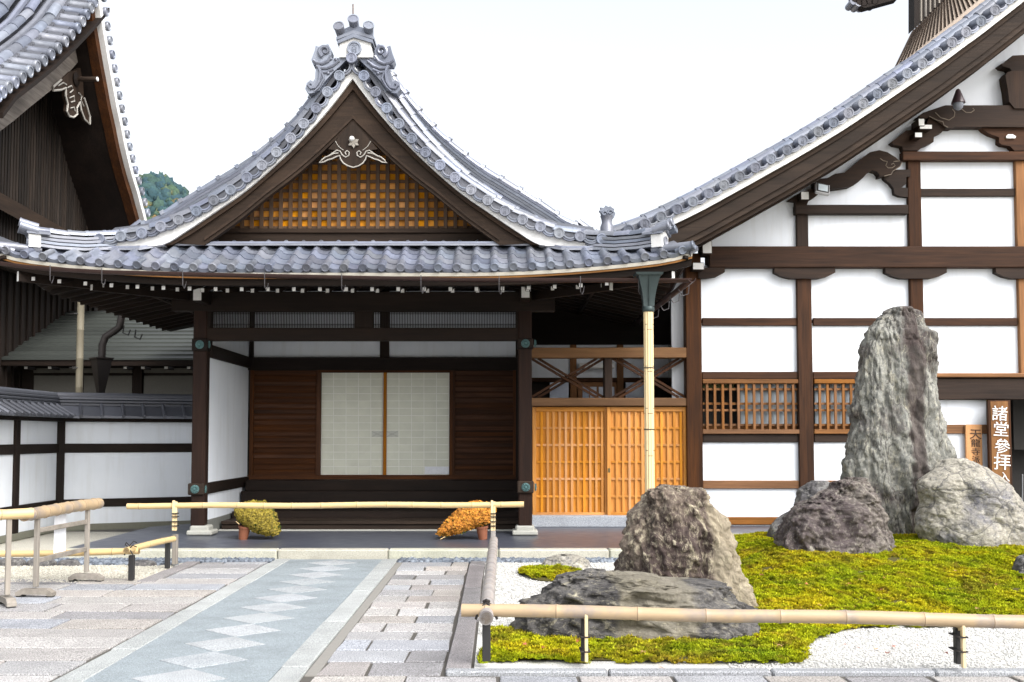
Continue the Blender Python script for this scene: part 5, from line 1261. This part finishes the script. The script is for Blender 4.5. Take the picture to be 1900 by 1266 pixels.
# ---- rocks: silhouette measured row by row, lofted to its real thickness and broken up with layered noise
def fb(p, o=5, l=2.1, g=.5):
    s = 0; a = 1; q = Vector(p)
    for _ in range(o): s += a*noise.noise(q); q = q*l; a *= g
    return s
def rdg(p, o=4):
    s = 0; a = 1; q = Vector(p)
    for _ in range(o): s += a*(1-abs(noise.noise(q))*2); q = q*2.1; a *= .5
    return s/2
def rock(label, Y0, rows, dr, m, amp, scale, strata=(1,1,1), rot=None, seed=0, nx=170, nz=130, pw=.75, lean=0.0, zb=-.15, group=None, dcap=9, flatc=0.0, ridge=.5, facet=1.0, vs=.75):
    rws = smoothline([(y, a, c) for y, a, c in rows], nz); b = B(); rotm = rot or Matrix.Identity(3)
    zs_ = []; base = []
    for i, (y, a, c) in enumerate(rws):
        p0, p1 = P(a, y, Y0), P(c, y, Y0); base.append((p0.x, p1.x, (p0.z+p1.z)/2))
    zt, zl = base[0][2], base[-1][2]
    wmax = max(q[1]-q[0] for q in base)
    for i, (xa, xb, z) in enumerate(base):
        cx, hw = (xa+xb)/2, max((xb-xa)/2, .004); hd = min(dr*(hw*.75+wmax*.125)*min(1, hw/(.12*wmax)+.05), dcap)
        for k in range(nx):
            th = 2*math.pi*k/nx; cs, sn = math.cos(th), math.sin(th)
            x = cx+hw*math.copysign(abs(cs)**pw, cs); y = Y0+lean*(z-zl)+hd*math.copysign(abs(sn)**pw, sn)
            nrm = Vector((cs/hw if hw > .05 else cs, sn/max(hd,.05), .25*(1 if i < nz*.2 else 0)/max(hw,.1))).normalized()
            q = rotm @ Vector((x, y-Y0, z)); q = Vector((q.x*strata[0], q.y*strata[1], q.z*strata[2]))*scale+Vector((seed*7.1, seed*3.3, seed))
            d = amp*(.6*fb(q*.6, 3)+.7*ridge*(rdg(q*1.6, 4)-.75)+.42*fb(q*3.4, 4)+.28*(rdg(q*5.2, 3)-.75)-.18)
            vd = noise.voronoi(q*vs)[0]; d += amp*facet*(min(.45, vd[1]-vd[0])-.22)*1.6
            f = fb(q*.9+Vector((9,2,4)), 2)
            if flatc: d = d*(1-flatc)+flatc*amp*math.floor(f*5+.5)/5
            edge = min(1, (i+1)/(nz*.06))
            b.v.append(Vector((x, y, z))+nrm*d*edge)
    for i in range(nz-1):
        for k in range(nx): b.f.append((i*nx+k, (i+1)*nx+k, (i+1)*nx+(k+1)%nx, i*nx+(k+1)%nx)); b.m.append(0)
    b.f.append(tuple(range(nx))[::-1]); b.m.append(0); b.f.append(tuple((nz-1)*nx+k for k in range(nx))); b.m.append(0)
    cen = Vector(((base[-1][0]+base[-1][1])/2, Y0, zl))
    o = ob('garden_rock', b, m, None, None, cen, True)
    o.data.shade_smooth()
    return tag(o, label, 'rock', group)
RK_T = mk_rock('green_grey_schist', (.245,.25,.232), (.39,.385,.34), (.095,.078,.075), (.52,.49,.38), (2.0,2.0,.55), (0,.14,0), .54, .36, .03, 1.0, (.30,.46,(.075,.055,.052),.8))
RK_F = mk_rock('brown_schist', (.15,.112,.092), (.31,.26,.20), (.075,.054,.050), (.56,.50,.36), (1.5,1.5,.75), (0,.35,0), .52, .44, .03, 1.0, (.16,2.0,(.42,.365,.26),.6))  # band turns the boulder paler right of its centre
RK_D = mk_rock('dark_charcoal_rock', (.105,.100,.098), (.175,.166,.156), (.06,.057,.057), (.42,.385,.28), (.7,.7,1.5), (0,-.2,0), .56, .38, .03, 1.0, (-.28,.34,(.34,.305,.22),.42))
RK_L = mk_rock('pale_buff_rock', (.33,.31,.27), (.46,.43,.35), (.19,.19,.22), (.58,.55,.46), (1.0,1.0,1.3), (0,.5,0), .54, .34, .028)
RK_P = mk_rock('purple_brown_rock', (.17,.145,.135), (.30,.27,.225), (.10,.08,.08), (.46,.44,.36), (1.2,1.2,.9), (0,-.3,0), .57, .44, .03)
RK_G = mk_rock('grey_rock', (.20,.195,.19), (.30,.295,.28), (.10,.095,.10), (.42,.41,.36), (1.0,1.0,1.0), (0,.3,0), .56, .42, .03)
rock('very tall upright grey-green standing stone with vertical grooves, towering over the moss mound', 13.9,
     [(569,1660,1694),(573,1648,1706),(582,1632,1716),(600,1612,1726),(622,1602,1744),(650,1597,1748),(680,1596,1748),(720,1594,1746),(760,1586,1750),(800,1575,1758),(835,1567,1765),(862,1559,1762),(890,1556,1745),(930,1552,1722),(960,1556,1714),(1000,1560,1712),(1040,1556,1716)],
     .66, RK_T, .125, 3.0, (1,1,.36), Matrix.Rotation(.12,3,'Y'), 1, 210, 190, .85, .02, ridge=.7, facet=1.0, vs=.55)
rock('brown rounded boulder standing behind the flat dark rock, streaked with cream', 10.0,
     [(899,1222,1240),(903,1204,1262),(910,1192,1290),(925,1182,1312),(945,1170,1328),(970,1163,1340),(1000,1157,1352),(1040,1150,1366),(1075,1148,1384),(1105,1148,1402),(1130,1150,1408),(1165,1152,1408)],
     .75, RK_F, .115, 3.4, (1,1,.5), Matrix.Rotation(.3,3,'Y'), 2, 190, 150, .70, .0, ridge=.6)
rock('low wide dark charcoal rock lying flat in the moss behind the front bamboo rail', 8.55,
     [(1055,1088,1105),(1058,1072,1140),(1062,1048,1182),(1069,1034,1225),(1077,1018,1258),(1084,1010,1338),(1092,999,1348),(1105,992,1354),(1112,973,1372),(1122,962,1392),(1132,962,1404),(1150,955,1408),(1168,946,1410),(1190,958,1408),(1222,990,1396),(1250,1000,1390)],
     .50, RK_D, .12, 3.4, (.55,.8,1.25), Matrix.Rotation(-.12,3,'Y'), 3, 240, 110, .78, .0, ridge=.65)
rock('large pale angular boulder with a blue-grey face, leaning on the right of the standing stone', 12.7,
     [(851,1794,1806),(855,1772,1816),(866,1748,1834),(880,1728,1852),(893,1714,1868),(905,1712,1882),(930,1722,1904),(955,1714,1922),(980,1708,1935),(1000,1712,1940),(1020,1722,1940),(1050,1730,1938)],
     .72, RK_L, .085, 2.6, (1,1,1), Matrix.Rotation(.5,3,'Y'), 4, 220, 140, 1.0, .12, flatc=.45, facet=2.4, vs=.42)
rock('squat purple-brown rock in front of the foot of the standing stone', 12.2,
     [(886,1570,1600),(893,1556,1614),(908,1538,1624),(925,1512,1632),(940,1470,1640),(955,1455,1646),(975,1446,1652),(1000,1441,1656),(1020,1440,1658),(1045,1446,1655)],
     .60, RK_P, .11, 3.6, (1,1,.8), None, 5, 180, 110, .72, .1)
rock('small grey rock tucked behind the squat purple-brown rock, left of the standing stone', 13.4,
     [(892,1508,1536),(897,1492,1546),(908,1483,1552),(925,1477,1560),(945,1466,1560),(960,1446,1560),(975,1430,1560),(995,1421,1560),(1030,1420,1560)],
     .6, RK_G, .05, 3.6, (1,1,.9), None, 6, 130, 80, .72)
rock('grey stone low in the moss at the right edge', 10.9, [(1030,1900,1925),(1036,1890,1940),(1048,1883,1950),(1062,1878,1955),(1085,1880,1955)], .7, RK_G, .04, 4, (1,1,1), None, 7, 90, 50)
rock('small pale lumpy rock at the back of the white gravel by the moss patch', 12.75, [(1029,1040,1062),(1032,1022,1082),(1038,1010,1092),(1046,1002,1096),(1056,998,1098),(1070,998,1098)], .7, RK_L, .045, 5, (1,1,1), None, 8, 110, 50)
for k, x in enumerate((18, 70, 122, 170, 222, 275)):
    pass
for k, (x0, x1, y0, y1) in enumerate(((-6,48,1036,1052),(50,104,1037,1051),(108,150,1038,1052),(236,290,1040,1051))):
    rock(('low flat grey edging stone at the left end of the pebble strip', 'second low flat edging stone from the left in front of the pebble strip', 'third low flat edging stone in front of the pebbles, behind the wooden barrier', 'low flat edging stone by the black rail post')[k], 12.9, [(y0,x0+12,x1-12),(y0+2,x0+4,x1-4),(y0+7,x0,x1),(y1,x0,x1),(y1+6,x0+2,x1-2)], .5, RK_G, .02, 5, (1,1,1), None, 10+k, 60, 26)

# ================================================================ BAMBOO RAILS
def bamboo(name, p0, p1, r_, step, m, par, sag=0.0, ph=.3, wob=.15):
    p0, p1 = Vector(p0), Vector(p1); L = (p1-p0).length; t = (p1-p0).normalized(); b = B(); pts = []; rs = []
    d = -step*ph; nodes = []
    while d < L:
        if d > .02: nodes.append(d)
        d += step*(1+rng.uniform(-wob, wob))
    ds = sorted(set([0.0, L]+[x+o for x in nodes for o in (-.04,-.018,-.006,0,.006,.018,.04) if 0 < x+o < L]+[float(x) for x in np.linspace(0, L, int(L/.16)+2)]))
    for x in ds:
        k = min([abs(x-n) for n in nodes] or [1]); rr = r_*(1+.07*max(0, 1-k/.020)-.03*max(0, 1-abs(k-.035)/.02))
        pts.append(p0+t*x+Vector((0,0,-sag*4*x/L*(1-x/L)+.005*math.sin(x*3.1+ph*9)))); rs.append(rr)
    b.tube(pts, rs, 16, False)
    side = t.orthogonal().normalized(); up = t.cross(side)
    for e, d in ((pts[0], t), (pts[-1], -t)):    # hollow ends
        b.lathe([(rs[0], 0), (rs[0]*.78, 0)], 16, e, d); b.lathe([(rs[0]*.78, 0), (rs[0]*.74, .10), (0, .10)], 16, e, d, 1)
    for n in nodes:
        c = p0+t*n+Vector((0,0,-sag*4*n/L*(1-n/L)+.005*math.sin(n*3.1+ph*9))); b.lathe([(r_*1.055, -.0035), (r_*1.085, 0), (r_*1.055, .0035)], 16, c, t, 1)
    o = ob(name, b, [m, NODE], par, 50); return o
def bpost(name, px, y0, y1, Y, wpx, m, par, dep=None):
    w_ = wpx/1890*Y; a = P(px, (y0+y1)/2, Y); return ob(name, B().box(a.x-w_/2, a.x+w_/2, Y, Y+(dep or w_), max(-.05, P(px, y1, Y).z), P(px, y0, Y).z, .004), m, par)
def wrap(c, r_, ax, par, n=3):
    b = B(); ax = Vector(ax)
    for k in range(n): b.lathe([(r_, -.004), (r_+.005, 0), (r_, .004)], 14, Vector(c)+ax*(.011*(k-(n-1)/2)), ax)
    return ob('twine_tie', b, TWINE, par, 50)
# front rail along the moss
F1 = thing('bamboo_rail', P(1380, 1232, 7.2), 'low thick bamboo rail along the front of the moss garden on black posts', 'bamboo fence')
a, c = P(857, 1132, 7.28), P(1960, 1154.2, 6.95); bamboo('rail', a, c, .046, .50, BAMB_G, F1, 0, .65)
for x, y0, y1, Y in ((1085,1150,1228,7.22),(1780.5,1166,1233,7.02)):
    bpost('black_post', x, y0, y1, Y+.02, 13, BLACK, F1); ob('split_stake', B().box(P(x,1190,Y).x-.004, P(x,1190,Y).x+.018, Y-.055, Y-.02, .045 if x < 1200 else .05, P(x, y0-18, Y).z, .003), BAMB_Z, F1)
    for y in (1180, 1207): p = P(x, y, Y); ob('twine_tie', B().box(p.x-.034, p.x+.034, Y-.06, Y+.10, p.z-.005, p.z+.005, .003), TWINE, F1)
    p = P(x, y0-8, Y); ob('rail_strap', B().lathe([(.0475,-.011),(.0495,-.008),(.0495,.008),(.0475,.011)], 18, (p.x+.008, Y+(.02), p.z+.0), (1,0,.02)), BAMB_Z, F1, 50)
# side rail running back
S1 = thing('bamboo_rail', P(905, 1225, 7.25), 'weathered grey bamboo rail running back beside the dark paving edge', 'bamboo fence')
p0 = P(902, 1143, 7.10); p0 = Vector((p0.x, 7.08, .365)); p1 = P(916, 1003, 12.4)
bamboo('rail', p0, p1, .050, .34, BAMB_GY, S1, 0, .4); bpost('black_post', 902.5, 1158, 1228, 7.2, 15, BLACK, S1); bpost('black_post', 917, 1005, 1048, 12.5, 8, BLACK, S1)
b = B()
cx = Vector((p0.x, 7.27, .375))
for s in (-1, 1): b.tube([cx+Vector((s*.075,-.03,-.05)), cx+Vector((s*.055,-.03,.01)), cx+Vector((0,-.02,.068)), cx+Vector((-s*.05,.05,.03))], .009, 6)
b.tube([cx+Vector((-.02,0,.07)), cx+Vector((.0,-.03,.085)), cx+Vector((.02,0,.07))], .01, 6)
ob('twine_tie', b, TWINE, S1, 60)
# high rail across the porch
M1 = thing('bamboo_rail', P(620, 1045, 12.75), 'long straight pale bamboo pole across the front of the porch on two split posts', 'bamboo fence')
bamboo('rail', P(236, 939, 12.7), P(972, 936.5, 12.7), .036, .375, BAMB, M1, 0, .5, .18)
for x, yb in ((323.5,1048),(915,1048)):
    bpost('post', x, 985 if x > 500 else 992, yb, 12.78, 9, W_GREY['z'] if x < 500 else BAMB_GY, M1)
    bpost('split_post', x-2.2, 929, 985, 12.66, 4.5, BAMB_Z, M1, .03); bpost('split_post', x+2.3, 931, 985, 12.67, 4.0, BAMB_Z, M1, .03)
    for y in (953, 959, 968, 976): p = P(x, y, 12.64); ob('twine_tie', B().box(p.x-.036, p.x+.036, 12.64, 12.72, p.z-.008, p.z+.004, .003), TWINE, M1)
# low rails at the left
L1 = thing('bamboo_rail', P(242, 1075, 11.5), 'low bamboo rail at the left lashed to a short pole with black twine', 'bamboo fence')
a = P(-60, 1029, 11.55); c = P(258, 1023.5, 11.5); bamboo('rail', a, c, .036, .62, BAMB, L1, 0, .2)
bamboo('short_rail', P(234, 1021, 11.3), P(322, 1000, 12.62), .036, .42, BAMB, L1, 0, .6)
bpost('black_post', 242.5, 1031, 1077, 11.47, 9.5, BLACK, L1); bpost('black_post', 309.5, 1008, 1055, 12.55, 8, BLACK, L1)
cx = P(242, 1021, 11.38); b = B()
for s in (-1, 1): b.tube([cx+Vector((s*.05,-.05,-.05)), cx+Vector((s*.02,-.055,.0)), cx+Vector((-s*.035,-.03,.055)), cx+Vector((-s*.05,.05,.03))], .007, 6)
b.tube([cx+Vector((0,-.03,.05)), cx+Vector((.04,-.02,.10)), cx+Vector((.07,0,.08))], .006, 5); b.tube([cx+Vector((0,-.03,.05)), cx+Vector((-.04,-.02,.085)), cx+Vector((-.06,0,.05))], .006, 5)
ob('twine_tie', b, TWINE, L1, 60)
# movable barriers
def barrier(p0, p1, r_, posts, label, m, step, ph, feet=True):
    t = thing('barrier', P(*posts[0][:2], posts[0][2]), label, 'barrier'); bamboo('rail', p0, p1, r_, step, m, t, 0, ph)
    pp = []
    for x, y, Y, wpx, ztop in posts:
        g = G(x, y, 0); w_ = .046; d = Vector(p1)-Vector(p0); d.z = 0; d.normalize(); s_ = Vector((-d.y, d.x, 0)); Mx = Matrix.Translation((g.x, g.y, 0)) @ axes(d, s_, Vector((0,0,1))).to_4x4()
        ob('post', B().box(-w_*.5, w_*.5, -w_*.5, w_*.5, .10, ztop, .006).xf(Mx), W_GREY['z'], t)
        fpl = [(-.06,-.30,.035),(.06,-.30,.035),(.06,.30,.035),(-.06,.30,.035),(-.05,-.22,.13),(.05,-.22,.13),(.05,.22,.13),(-.05,.22,.13)]
        ft = B(); ft.prism([(-.042,-.19,.015),(-.042,-.19,.048),(-.042,-.13,.085),(-.042,.13,.085),(-.042,.19,.048),(-.042,.19,.015),(-.042,.14,.015),(-.042,.12,.03),(-.042,-.12,.03),(-.042,-.14,.015)], (.084,0,0))
        ob('foot', ft.xf(Mx), W_GREY['y'], t, fix=True); 
        for q in (-.15, .15): ob('foot_pad', B().box(-.036,.036,q-.035,q+.035,0,.016,.003).xf(Mx), BLACK, t)
        pp.append((Mx, g))
    if len(pp) > 1:
        a, c = pp[0][1], pp[1][1]; L = (c-a).length; d = (c-a).normalized(); s_ = Vector((-d.y, d.x, 0)); Mx = Matrix.Translation((a.x, a.y, 0)) @ axes(d, s_, Vector((0,0,1))).to_4x4()
        for zc in (.36, .66): ob('cross_rail', B().box(.03, L-.03, -.014, .014, zc-.024, zc+.024, .005).xf(Mx), W_GREY['x'], t)
    return t
gA, gB = G(66, 1108, 0), G(160, 1079, 0)
d = (gB-gA); d.z = 0; zr = .84
barrier(Vector((gA.x, gA.y, zr))-d*.24, Vector((gB.x, gB.y, zr+.005))+d*.25, .062, [(66,1108,gA.y,10,.79),(160,1079,gB.y,9,.79)], 'grey wooden barrier with thick bamboo top rail and a hanging white sheet, at the left', BAMB_G, .27, .5)
g2 = G(13, 1124, 0)
barrier(Vector((g2.x-.75, g2.y-.60, .86)), Vector((g2.x+.17, g2.y+.12, .87)), .050, [(13,1124,g2.y,11,.82)], 'nearer grey wooden barrier cut off by the left edge, thin bamboo top rail', BAMB, .5, .2)
pc = gA+d*.52; pc.z = 0; dn = d.normalized()
Mx = Matrix.Translation((pc.x, pc.y, 0)) @ axes(dn, Vector((-dn.y, dn.x, 0)), Vector((0,0,1))).to_4x4()
o = ob('hanging_notice', B().box(-.13, .13, .045, .049, .38, .80, .001).xf(Mx), NOTE); tag(o, 'blank white sheet hanging behind the bamboo barrier at the left', 'notice')

# ================================================================ CHRYSANTHEMUMS
def mum(base, outline, Y, dep, tilt_pot, label, cols, potx):
    t = thing('potted_chrysanthemum', P(potx, 992, Y), label, 'potted plant')
    pz = P(potx, 991, Y); Mx = Matrix.Translation((pz.x, Y+.15, FZ)) @ Matrix.Rotation(tilt_pot, 4, 'Y')
    ob('pot', B().lathe([(.062,0),(.082,.16),(.092,.16),(.095,.19),(.083,.19),(.075,.15),(0,.14)], 20).xf(Mx), TERRA, t, 40)
    poly = [P(x, y, Y) for x, y in outline]; xs = [p.x for p in poly]; zs_ = [p.z for p in poly]; p2 = [(p.x, p.z) for p in poly]
    fl_, lf = [], []
    cxm, czm = sum(xs)/len(xs), sum(zs_)/len(zs_)
    while len(fl_) < 1500:
        x, z = rng.uniform(min(xs), max(xs)), rng.uniform(min(zs_), max(zs_))
        if not in_poly(x, z, p2): continue
        ed = min(math.hypot(x-q[0], z-q[1]) for q in [tuple(np.array(p2[i])*(1-f)+np.array(p2[(i+1)%len(p2)])*f) for i in range(len(p2)) for f in (0,.33,.66)])
        bulge = math.sqrt(max(0, 1-(1-min(1, ed/.16))**2))*dep*.5
        y = Y+dep*.5-bulge if rng.random() < .8 else Y+dep*.5+bulge
        lump = .025*noise.noise(Vector((x*14, z*14, 0)))
        (lf if rng.random() < .32 else fl_).append((x, y+lump, z, 1 if bulge < .03 else 0))
    A = np.array(fl_)[:, :3]; n = len(A); k = 7
    V = np.zeros((n, k+1, 3)); th = np.arange(k)*2*math.pi/k; rr = rng.uniform(.016, .026, n)
    nd = np.stack([rng.normal(0,.5,n), -np.abs(rng.normal(.8,.3,n)), rng.normal(.55,.35,n)], 1); nd /= np.linalg.norm(nd, axis=1)[:,None]
    u_ = np.cross(nd, np.array([0,0,1.0])); u_ /= np.linalg.norm(u_, axis=1)[:,None]; v_ = np.cross(u_, nd)
    rad = rr[:,None]*rng.uniform(.75, 1.15, (n, k))
    V[:, :k] = u_[:,None]*(np.cos(th)*rad)[:,:,None]+v_[:,None]*(np.sin(th)*rad)[:,:,None]; V[:, k] = nd*(.010)
    F_ = np.array([(j, (j+1) % k, k) for j in range(k)])
    o = scatter('blossoms', V, F_, A, mk_peb('blossom_'+cols[0], cols[1], .7), attr=rng.random(n), parent=t)
    A = np.array(lf)[:, :3]+np.array([0,.02,-.008]); n = len(A)
    V = np.zeros((n, 4, 3)); ang = rng.uniform(0, 6.28, n); s_ = rng.uniform(.02, .04, n)
    for j, (a, c) in enumerate(((-.5,0),(0,-.45),(.9,0),(0,.45))):
        V[:, j, 0] = (np.cos(ang)*a-np.sin(ang)*c)*s_; V[:, j, 2] = (np.sin(ang)*a+np.cos(ang)*c)*s_; V[:, j, 1] = rng.normal(0,.012,n)
    scatter('leaves', V, np.array([(0,1,2,3)]), A, mk_peb('mum_leaf_'+cols[0], [(.035,.06,.012),(.075,.11,.02),(.13,.15,.03)], .7), attr=rng.random(n), parent=t)
    core = B().prism([P(cxm*0+ (x-0), y, Y) if 0 else Vector(((P(x,y,Y).x-cxm)*.86+cxm, Y+dep*.28, (P(x,y,Y).z-czm)*.86+czm)) for x, y in outline], (0, dep*.42, 0))
    ob('stem_mass', core, plain('dark_leaf_mass_'+cols[0], (.03,.045,.012), .9), t, fix=True)
    ob('stake', B().tube([P(outline[-1][0], outline[-1][1], Y), P(outline[-1][0]+(6 if potx < 600 else -9), outline[-1][1]+5, Y-.02)], .006, 5), BAMB, t)
mum(0, [(432,958),(431,946),(440,936),(462,931),(484,932),(498,945),(507,965),(513,985),(512,994),(495,996),(475,992),(456,982),(446,973),(508,993)][:-1]+[(438,968)], 14.75, .42, .15, 'yellow chrysanthemum cascading sideways from a terracotta pot near the left porch column',
    ('yellow', [(.10,.078,.010),(.20,.15,.016),(.30,.235,.03)]), 446)
mum(0, [(808,994),(812,984),(826,968),(842,952),(860,938),(880,931),(902,934),(920,944),(918,960),(908,972),(890,978),(868,986),(846,993),(826,996)], 14.75, .42, -.1, 'orange chrysanthemum cascading sideways from a terracotta pot near the right porch column',
    ('orange', [(.20,.075,.010),(.46,.17,.018),(.58,.27,.035)]), 896)

# ================================================================ FALLEN MAPLE LEAVES
lb = B()
for k in range(5):
    a = math.pi*(.1+.2*k); lb.add([(0,0,0),(.011*math.cos(a-.35),.011*math.sin(a-.35),.004),(.026*math.cos(a),.026*math.sin(a),.010*(k%2)),(.011*math.cos(a+.35),.011*math.sin(a+.35),.004)], [(0,1,2,3)])
lb.add([(-.001,0,0),(.001,0,0),(.001,-.018,.002),(-.001,-.018,.002)], [(0,1,2,3)])
LEAF = [mesh('fallen_leaf', lb, plain('maple_leaf_%d' % i, c, .7, .25)) for i, c in enumerate(((.46,.13,.06),(.50,.25,.13),(.36,.09,.05)))]
spots = [(1656,1203),(1625,1208),(1593,1205),(1646,1216),(1703,1202),(1757,1216),(1569,1199),(1449,1210),(1402,1170),(1498,1080),(1523,1103),(1569,1088),(1482,1087),(1596,1076),(1642,1076),(1575,1082),(1524,1134),(1588,1136),(1526,1025),(1445,1018),(1413,1072),(1481,1120),(1546,1068),(1680,1000),(1386,1022),(1465,1165),(1512,1017),(1634,1099),(1230,1243),(1007,1215),(1072,1204),(1195,1222),(1405,1195),(1640,1008),(1772,1052),(1850,1085),(1715,1094),(1812,1140),(940,1217),(975,1209)]
for i, (x, y) in enumerate(spots):
    gx_, gy_ = gpt(x, y); z = H(gx_, gy_)+(.05 if in_poly(gx_, gy_, mossA) else .012)
    if x == 1230: z = .012
    o = inst('fallen_leaf', LEAF[i % 3], None, (gx_, gy_, z), (Matrix.Rotation(rng.uniform(0,6.28), 4, 'Z') @ Matrix.Rotation(rng.normal(0,.35), 4, 'X')).to_3x3(), rng.uniform(.9, 1.5))
    tag(o, 'small red-brown maple leaf fallen on the moss or the gravel', 'fallen leaf', 'fallen maple leaves')
